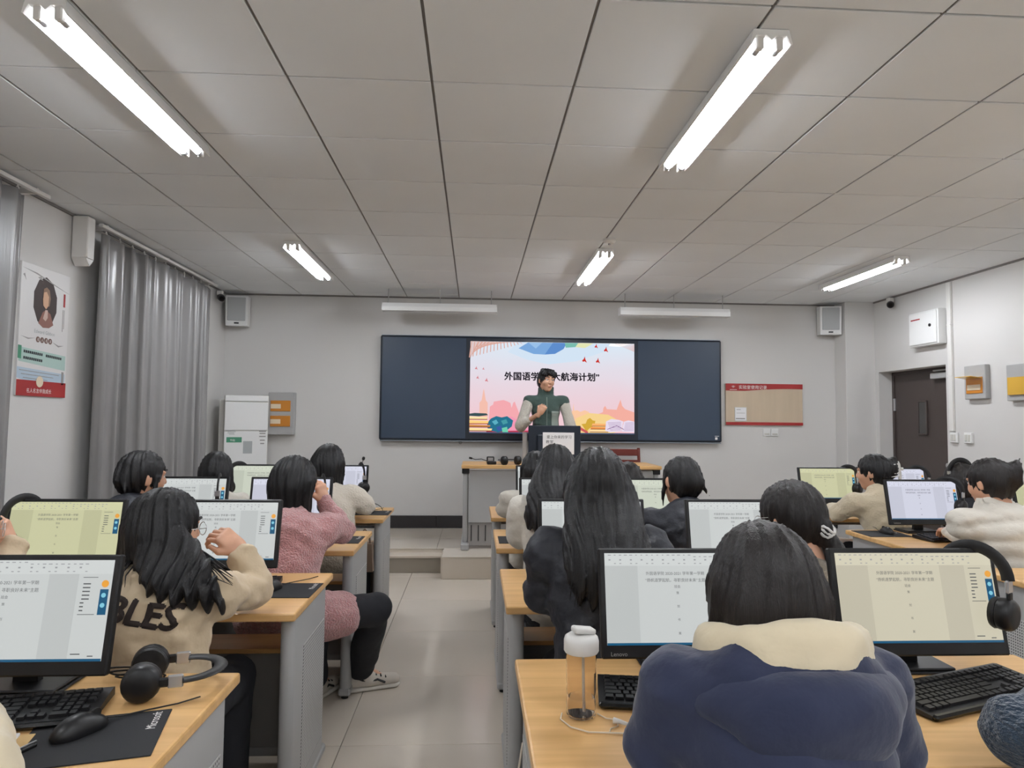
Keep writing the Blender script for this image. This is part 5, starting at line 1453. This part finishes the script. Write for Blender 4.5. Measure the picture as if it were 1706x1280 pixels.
def seated(head, pelvis_back=.16, look=(0, 0, 0), armL=None, armR=None, desk=None, legs=None, width=.165, drop=.165, px=0.0, lean=.2):
    """joints of a person sitting; local origin on the floor under the pelvis; head given as (x, y, z) of the skull centre"""
    h = V3(head); nb_ = h + V3((0, -.045, -drop))
    J = {'head': h, 'look': look, 'neck': nb_, 'pelvis': (px, 0, .53), 'lean': lean}
    J['shL'] = nb_ + V3((-width, -.005, -.045)); J['shR'] = nb_ + V3((width, -.005, -.045))
    dz = DZ + .05
    for e, sg, arm in (('L', -1, armL), ('R', 1, armR)):
        sh = J['sh' + e]
        if arm is None:
            J['el' + e] = sh + V3((sg * .05, .12, -.10)); J['el' + e][2] = max(.815, sh[2] - .12); J['wr' + e] = V3((sh[0] - sg * .02, sh[1] + .34, dz + .01))
        else:
            J['el' + e] = V3(arm[0]); J['wr' + e] = V3(arm[1])
            if len(arm) > 2:
                for kx, vx in arm[2].items(): J[kx + e] = vx
        J['hip' + e] = (px + sg * .085, .0, .525); J['kn' + e] = (px + sg * .10, .40, .50); J['an' + e] = (px + sg * .10, .36, .10); J['toe' + e] = (px + sg * .11, .50, .04)
    if legs:
        J.update(legs)
    return J

# ------------------------------------------------------------------ the people
def sit(label, pel, head, look, top, hair, armL=None, armR=None, **kw):
    """pel=(x,y) world, head=(x,y,ztop) world; arms in world coordinates"""
    px, py = pel
    loc = lambda p: (p[0] - px, p[1] - py, p[2])
    def A(a):
        if a is None: return None
        return (loc(a[0]), loc(a[1])) + tuple(a[2:])
    legs = kw.pop('legs', None)
    if legs: legs = {k: loc(v) for k, v in legs.items()}
    sk = {k: kw.pop(k) for k in ('width', 'drop', 'lean') if k in kw}
    J = seated((head[0] - px, head[1] - py, head[2] - .122), look=look, armL=A(armL), armR=A(armR), legs=legs, **sk)
    r = figure(label, (px, py, 0), 0, J, top, hair, **kw)
    return r
def claw_clip(person, H, side, m_='white_plastic', loop=False):
    b = MB()
    if loop:
        ring = [tuple(H((side + .022 * math.cos(a), -.158 - .01 * math.sin(a), .0 + .045 * math.sin(a)))) for a in [2 * PI * i / 18 for i in range(19)]]
        b.tube(ring, .0055, 8, cap=False)
    else:
        for e in (-1, 1):
            b.tube([tuple(H((side + e * .012, -.15, .06 - .02 * i + .0))) if i not in (0, 6) else tuple(H((side + e * .006, -.145, .06 - .02 * i))) for i in range(7)], .009, 8, flat=(.5, (0, 1, 0)))
            for i in range(5): b.tube([tuple(H((side + e * .014, -.15, .045 - .02 * i))), tuple(H((side + e * .04, -.135, .043 - .02 * i))), tuple(H((side + e * .05, -.11, .042 - .02 * i)))], .004, 6, radii=[.005, .004, .002])
        b.box(tuple(H((side + .03, -.155, .01))), (.03, .012, .02), .004)
    b.build('hair_clip', m_, person, 60)

# 1 navy hooded coat, nearest middle desk
p, H, tm, hc, Rh, nb_ = sit('person seen from behind in navy coat with cream hood', (.50, 1.06), (.533, 1.235, 1.24), (.05, .12, 0),
    dict(mat='navy', bulk=.042, hem=.40, fold=.008, style='hoodback', name='coat', cuff=.97), dict(style='bob', len=.155, vox=.006, wisps=20, amp=.0025),
    armL=((.335, 1.20, .855), (.42, 1.44, .835)), armR=((.735, 1.20, .855), (.68, 1.45, .835)), width=.165, drop=.115, bottom='jean', vox=.010, seed=2, hairmat='hair_brown')
s = SDF(); ring = []
for i in range(15):
    a = math.radians(185 + i * 170 / 14)
    ring.append(nb_ + V3((.125 * math.cos(a) + .01, .115 * math.sin(a) + .01, .045 - .03 * abs(math.cos(a)) ** 2)))
for dz_, r_ in ((0, .028), (.022, .024), (-.018, .024)): s.chain([q + V3((0, -.01 * (dz_ < 0), dz_)) for q in ring], [r_] * 15, k=.02)
v, f = s.mesh(.008, lambda P_: .005 * smooth_noise(P_, 26, 4)); hd_ = np_obj('hood_lining', [(v, f, 0)], ['cream'], p)
s = SDF()
ro = [nb_ + V3((.165 * math.cos(a) + .005, .155 * math.sin(a) + .01, -.012 - .035 * abs(math.cos(a)) ** 2)) for a in [math.radians(190 + i * 160 / 14) for i in range(15)]]
s.chain(ro, [.034] * 15, k=.03); s.ell(nb_ + V3((.005, -.15, -.06)), (.12, .05, .07), k=.05)
v, f = s.mesh(.009, lambda P_: .004 * smooth_noise(P_, 20, 9)); np_obj('hood', [(v, f, 0)], ['navy'], p)
stool(.50, 1.06, 'black stool under the person in navy hooded coat')

# 2 long-haired person in black padded coat
p, H, tm, hc, Rh, nb_ = sit('long black-haired person in black padded coat, beyond the bottle', (.43, 2.12), (.415, 2.27, 1.328), (.0, .1, 0),
    dict(mat='blackcloth', bulk=.05, hem=.36, fold=.012, style='puffer', quilt=.15, qamp=.009, name='coat'), dict(style='long', len=.33, vox=.0075, wid=.11, wisps=26, vol=.008),
    armL=((.235, 2.27, .86), (.33, 2.52, .835)), armR=((.665, 2.30, .865), (.60, 2.54, .835)), width=.165, drop=.17, seed=5, vox=.012)
MB().tube([(-.20, -.10, .62), (-.225, -.06, .52)], .004, 6).build('zip_pull', 'silver', p, 60)
stool(.43, 2.12, 'black stool under the long-haired person in black padded coat')
# 3 ponytail
p, H, tm, hc, Rh, nb_ = sit('person with low ponytail and white hair tie in grey-beige jacket', (1.15, 2.13), (1.085, 2.27, 1.221), (.55, .25, .06),
    dict(mat='greige', bulk=.02, hem=.42, fold=.006), dict(style='tail', vox=.0075, side=.015, tdir=(.05, -.02, -.23), vol=.006), glasses=True, seed=6, hairmat='hair_brown', width=.17)
a = H((.015, -.105, -.045)); sc = MB()
for k in range(3): sc.tube([tuple(a + V3((.026 * math.cos(q), -.01 + .02 * math.sin(q) , -.004 + .012 * math.sin(2 * q + k) - .006 * k))) for q in [2 * PI * i / 14 for i in range(15)]], .006, 6, cap=False)
sc.build('hair_tie', 'white_plastic', p, 60)
stool(1.15, 2.13, 'black stool under the person with the ponytail')
# 4 white puffer with long hair
p, H, tm, hc, Rh, nb_ = sit('person in white hooded puffer with long black hair, third middle desk', (.42, 3.24), (.408, 3.38, 1.307), (.25, .2, -.1),
    dict(mat='whitepuff', bulk=.05, hem=.42, fold=.009, style='hoodback', name='coat'), dict(style='long', len=.27, wid=.035, shift=-.115, wisps=12),
    armL=((.23, 3.36, .855), (.33, 3.62, .835)), seed=7, width=.165, vox=.014)
stool(.42, 3.24, 'black stool under the person in white hooded puffer')
# 5 black jacket, hair tied up
p, H, tm, hc, Rh, nb_ = sit('person in black jacket with loosely tied-up hair, third middle desk', (1.10, 3.24), (1.046, 3.38, 1.251), (.35, .15, .08),
    dict(mat='blackcloth', bulk=.045, hem=.42, fold=.010, style='hoodback'), dict(style='tied', vox=.0085), seed=8, width=.165, vox=.014)
stool(1.10, 3.24, 'black stool under the person with tied-up hair')
# 6, 7 far middle row
p, H, *_ = sit('person in cream padded coat closest to the lectern, mostly hidden', (.40, 4.35), (.405, 4.48, 1.225), (.2, .2, 0),
    dict(mat='whitepuff', bulk=.04, hem=.42, style='puffer', quilt=.1), dict(style='bob', len=.2, vox=.010), armL=((.22, 4.46, .845), (.33, 4.74, .835)), seed=9, vox=.016)
claw_clip(p, H, .03)
p, H, *_ = sit('small-looking dark-haired person before the lectern desk, head barely visible', (1.05, 4.36), (1.036, 4.5, 1.155), (-.2, .3, 0),
    dict(mat='blackcloth2', bulk=.025, hem=.42), dict(style='bob', len=.16, vox=.010), seed=10, hairmat='hair_brown', vox=.016)
stool(.40, 4.35, 'black stool at the middle desk closest to the lectern, left seat'); stool(1.05, 4.36, 'black stool at the middle desk closest to the lectern, right seat')
# 8 beige sweater with claw clip
p, H, *_ = sit('person in beige sweater with white claw clip before the yellow monitor', (2.80, 4.34), (2.715, 4.47, 1.222), (.75, .1, 0),
    dict(mat='beigeknit', bulk=.035, hem=.42, name='sweater'), dict(style='bun', vox=.008, side=.03), seed=11, vox=.014, width=.165)
claw_clip(p, H, .04)
# 9 white puffer with loop clip
p, H, *_ = sit('person in white down jacket with looped white hair clip at right edge', (2.82, 3.24), (2.665, 3.37, 1.253), (.35, .2, .0),
    dict(mat='whitepuff', bulk=.055, hem=.42, style='puffer', quilt=.085, fold=.008, name='coat', collar=.03), dict(style='bun', vox=.008, side=.03), seed=12, hairmat='hair_brown', vox=.013, width=.175,
    armL=((2.575, 3.37, .85), (2.64, 3.62, .835)))
claw_clip(p, H, .045, loop=True)
# 10 far right head
p, H, *_ = sit('dark-haired person wearing a headset behind the white down jacket', (3.36, 4.36), (3.345, 4.5, 1.165), (.1, .25, 0),
    dict(mat='blackcloth2', bulk=.03, hem=.42), dict(style='bob', len=.17, vox=.010), seed=13, hairmat='hair_brown', vox=.016)
hb = headset((0, 0, 0), (0, 0, 0), 'black headset worn by the dark-haired person behind the white jacket')
hb.location = (3.345, 4.485, 1.185)
stool(2.80, 4.34, 'black stool under the person in beige sweater'); stool(2.82, 3.24, 'black stool under the person in white down jacket'); stool(3.36, 4.36, 'black stool under the person wearing a headset')

# 11 beige lettered jacket, long hair, chin in hand
p, H, tm, hc, Rh, nb_ = sit('long-haired person with glasses in beige jacket lettered on the back', (-.95, 2.10), (-.985, 2.24, 1.196), (-.75, .12, .12),
    dict(mat='beige', bulk=.042, hem=.40, fold=.013, cuff=.80), dict(style='long', len=.165, vox=.006, wid=.15, shift=.075, slant=.085, wisps=26, n=15, r=.028),
    armL=((-1.19, 2.24, .85), (-1.08, 2.47, .835)), armR=((-.745, 2.37, .845), (-.80, 2.40, .965), dict(pose='loose', back=(.8, -.5, .5), dir=(-.62, -.1, .55))), glasses=True, seed=3, vox=.0105, width=.165)
bvh = BVHTree.FromPolygons([tuple(q) for q in tm[0].tolist()], [tuple(int(i) for i in q) for q in tm[1]])
def on_back(x, z):
    h = bvh.ray_cast(Vector((x, -1.0, z)), Vector((0, 1, 0)), 2.0)
    return h[0].y if h[0] else None
tb_ = MB(); vs_, fs = TXT['BLES']; ext = vs_.max(0) - vs_.min(0); kx = .185 / ext[0]; kz = .062 / ext[1]
bmx = bmesh.new(); vv = [bmx.verts.new((a[0] * kx, a[1] * kz, 0)) for a in vs_]
for q in fs: bmx.faces.new([vv[i] for i in q])
bmesh.ops.triangulate(bmx, faces=bmx.faces[:])
bmesh.ops.subdivide_edges(bmx, edges=[e for e in bmx.edges if e.calc_length() > .012], cuts=2, use_grid_fill=False)
bmesh.ops.triangulate(bmx, faces=bmx.faces[:])
ca_, sa_ = math.cos(-.2), math.sin(-.2); LX0, LZ0 = .012, .86
for v in bmx.verts:
    x, z = v.co.x * ca_ - v.co.y * sa_ + LX0, v.co.x * sa_ + v.co.y * ca_ + LZ0
    y = on_back(x, z); v.co = Vector((x, (y if y is not None else -.12) - .004, z))
for dx_, dz_ in ((.0045, 0), (-.0045, 0), (0, .004), (0, -.004)):
    b2_ = bmx.copy()
    for v in b2_.verts: v.co += Vector((dx_, -.0002, dz_))
    tb_.bm(b2_)
tb_.bm(bmx).build('back_lettering', 'brown_print', p)
stool(-.95, 2.10, 'black stool under the person in lettered beige jacket')
# 12 at the left edge
p, H, *_ = sit('person in beige jacket with glasses cut off by the left picture edge', (-1.62, 2.08), (-1.60, 2.22, 1.19), (-.9, .1, 0),
    dict(mat='beige', bulk=.045, hem=.42, fold=.012), dict(style='tail', vox=.008), glasses=True, seed=14, width=.19, vox=.014,
    armR=((-1.50, 2.27, .86), (-1.56, 2.38, .98), dict(pose='loose', dir=(-.3, -.2, .9), back=(.8, -.3, .2))))
stool(-1.62, 2.08, 'black stool at the left picture edge, second desk')
# 13 nearest left, only a sleeve shows
p, H, *_ = sit('person in cream jacket at lower left, only the sleeve in view', (-1.16, .96), (-1.16, 1.12, 1.22), (0, .1, 0),
    dict(mat='cream', bulk=.04, hem=.42, fold=.010), dict(style='bob', len=.2, vox=.010), armR=((-.765, 1.125, .855), (-.94, 1.37, .835)), seed=15, width=.185, vox=.013)
stool(-1.16, .96, 'black stool at the nearest left desk, out of view')
# 14 black jacket by the curtain
p, H, tm, hc, Rh, nb_ = sit('person in black jacket with pale collar by the grey curtain', (-1.60, 3.18), (-1.58, 3.33, 1.264), (-.75, .1, .05),
    dict(mat='blackcloth', bulk=.045, hem=.42, fold=.010, style='hoodback'), dict(style='tied', vox=.0075), seed=16, width=.168, vox=.013)
s = SDF(); s.chain([nb_ + V3((.02, -.085, .055)), nb_ + V3((.075, -.05, .05)), nb_ + V3((.085, .02, .03))], [.016, .02, .016], k=.02)
v, f = s.mesh(.008); np_obj('pale_collar', [(v, f, 0)], ['cream'], p)
stool(-1.60, 3.18, 'black stool under the person in black jacket by the curtain')
# 15 pink fleece at the aisle
p, H, tm, hc, Rh, nb_ = sit('person in pink fleece jacket with shoulder-length hair at the aisle', (-.86, 3.12), (-.862, 3.32, 1.237), (-.55, .12, .05),
    dict(mat='pink', bulk=.042, hem=.39, fold=.011, skirt=.5), dict(style='bob', len=.215, vox=.007, vol=.008, wisps=20),
    armR=((-.645, 3.38, .872), (-.75, 3.46, 1.005), dict(pose='loose', back=(.8, -.4, .3), dir=(-.25, -.1, 1.0))), armL=((-1.08, 3.30, .855), (-1.0, 3.56, .835)),
    legs=dict(hipR=(-.78, 3.14, .52), knR=(-.475, 3.40, .49), anR=(-.585, 3.66, .11), toeR=(-.46, 3.70, .04), knL=(-.80, 3.52, .50), anL=(-.80, 3.52, .10), toeL=(-.74, 3.66, .04)),
    shoes='shoe', seed=17, width=.165, vox=.011)
stool(-.86, 3.12, 'black stool under the person in pink fleece')
# 16 white top, bob hair
p, H, *_ = sit('person in white hooded top with black bob before the air conditioner', (-1.66, 4.34), (-1.66, 4.48, 1.208), (-.05, .15, 0),
    dict(mat='whitepuff', bulk=.03, hem=.42, style='hoodback'), dict(style='bob', len=.13, vox=.009), seed=18, vox=.015)
stool(-1.66, 4.34, 'black stool under the person with black bob')
# 17 white cardigan leaning over the far aisle desk
p, H, *_ = sit('person in white knitted cardigan leaning at the far left aisle desk', (-.875, 4.36), (-.958, 4.50, 1.252), (.1, .35, .15),
    dict(mat='whiteknit', bulk=.038, hem=.42, fold=.010, name='cardigan'), dict(style='bob', len=.20, vox=.008, vol=.008),
    armR=((-.70, 4.46, .86), (-.78, 4.72, .835)), armL=((-1.13, 4.48, .86), (-1.0, 4.74, .835)), seed=19, vox=.013, width=.175)
stool(-.875, 4.36, 'black stool under the person in white cardigan')
# 18 teal knit at the right edge
p, H, *_ = sit('person in dark teal knitted sweater at lower right, only a sleeve shows', (1.25, 1.02), (1.24, 1.17, 1.22), (0, .1, 0),
    dict(mat='tealknit', bulk=.035, hem=.42, fold=.006, name='sweater'), dict(style='bob', len=.2, vox=.010), armL=((.985, 1.19, .87), (1.22, 1.36, .845)), seed=20, width=.19, vox=.011)
stool(1.25, 1.02, 'black stool under the person in teal sweater')

# the lecturer, standing on the platform and facing the room
J = {'head': V3((0, .0, 1.645)), 'look': (.35, .08, -.05), 'neck': V3((0, -.035, 1.475)), 'pelvis': V3((0, 0, .95)), 'lean': 0.0}
J['shL'] = V3((-.185, -.03, 1.42)); J['shR'] = V3((.185, -.03, 1.42))
J['elR'] = V3((.275, .05, 1.15)); J['wrR'] = V3((.095, .24, 1.285)); J['poseR'] = 'fist'; J['dirR'] = (-.45, .25, .8); J['backR'] = (.2, 1, .1)
J['elL'] = V3((-.27, .0, 1.13)); J['wrL'] = V3((-.23, .20, .99)); J['poseL'] = 'rest'
for e, sg in (('L', -1), ('R', 1)):
    J['hip' + e] = V3((sg * .09, 0, .92)); J['kn' + e] = V3((sg * .10, .01, .50)); J['an' + e] = V3((sg * .10, -.02, .09)); J['toe' + e] = V3((sg * .12, .14, .03))
p, H, tm, hc, Rh, nb_ = figure('standing lecturer in dark green vest over oat fleece, fist at the chest', (.765, 7.2, PH + .02), PI, J,
    dict(mat='vest', bulk=.022, hem=.90, fold=.006, sleeveless=True, name='vest', collar=.055, sleeve_mat='sleeve', cuffR=.42, cuffL=.92), dict(style='short', vox=.0065, amp=.004), vox=.011, seed=21)
bv = BVHTree.FromPolygons([tuple(q) for q in tm[0].tolist()], [tuple(int(i) for i in q) for q in tm[1]])
def front(x, z):
    h = bv.ray_cast(Vector((x, 1.0, z)), Vector((0, -1, 0)), 2.0); return h[0].y if h[0] else .1
MB().tube([(0, front(0, z) + .002, z) for z in np.linspace(.95, 1.46, 14)], .004, 6).build('zip', 'vest_pocket', p, 60)
g = MB(); nx_, nz_ = 6, 8; x0, x1, z0, z1 = -.135, -.05, 1.12, 1.31
vs_ = [(x0 + (x1 - x0) * i / nx_, front(x0 + (x1 - x0) * i / nx_, z0 + (z1 - z0) * j / nz_) + .005, z0 + (z1 - z0) * j / nz_) for j in range(nz_ + 1) for i in range(nx_ + 1)]
o = g.add(vs_, [(j * (nx_ + 1) + i, j * (nx_ + 1) + i + 1, (j + 1) * (nx_ + 1) + i + 1, (j + 1) * (nx_ + 1) + i) for j in range(nz_) for i in range(nx_)]).build('chest_pocket', 'vest_pocket', p, 179)
md = o.modifiers.new('thickness', 'SOLIDIFY'); md.thickness = .006; md.offset = 0
MB().tube([tuple(p_) for p_ in [(-.13, front(-.13, 1.27) + .008, 1.272), (-.092, front(-.092, 1.27) + .009, 1.272), (-.055, front(-.055, 1.27) + .008, 1.272)]], .0035, 6).build('pocket_zip', 'panel_grey', p, 60)
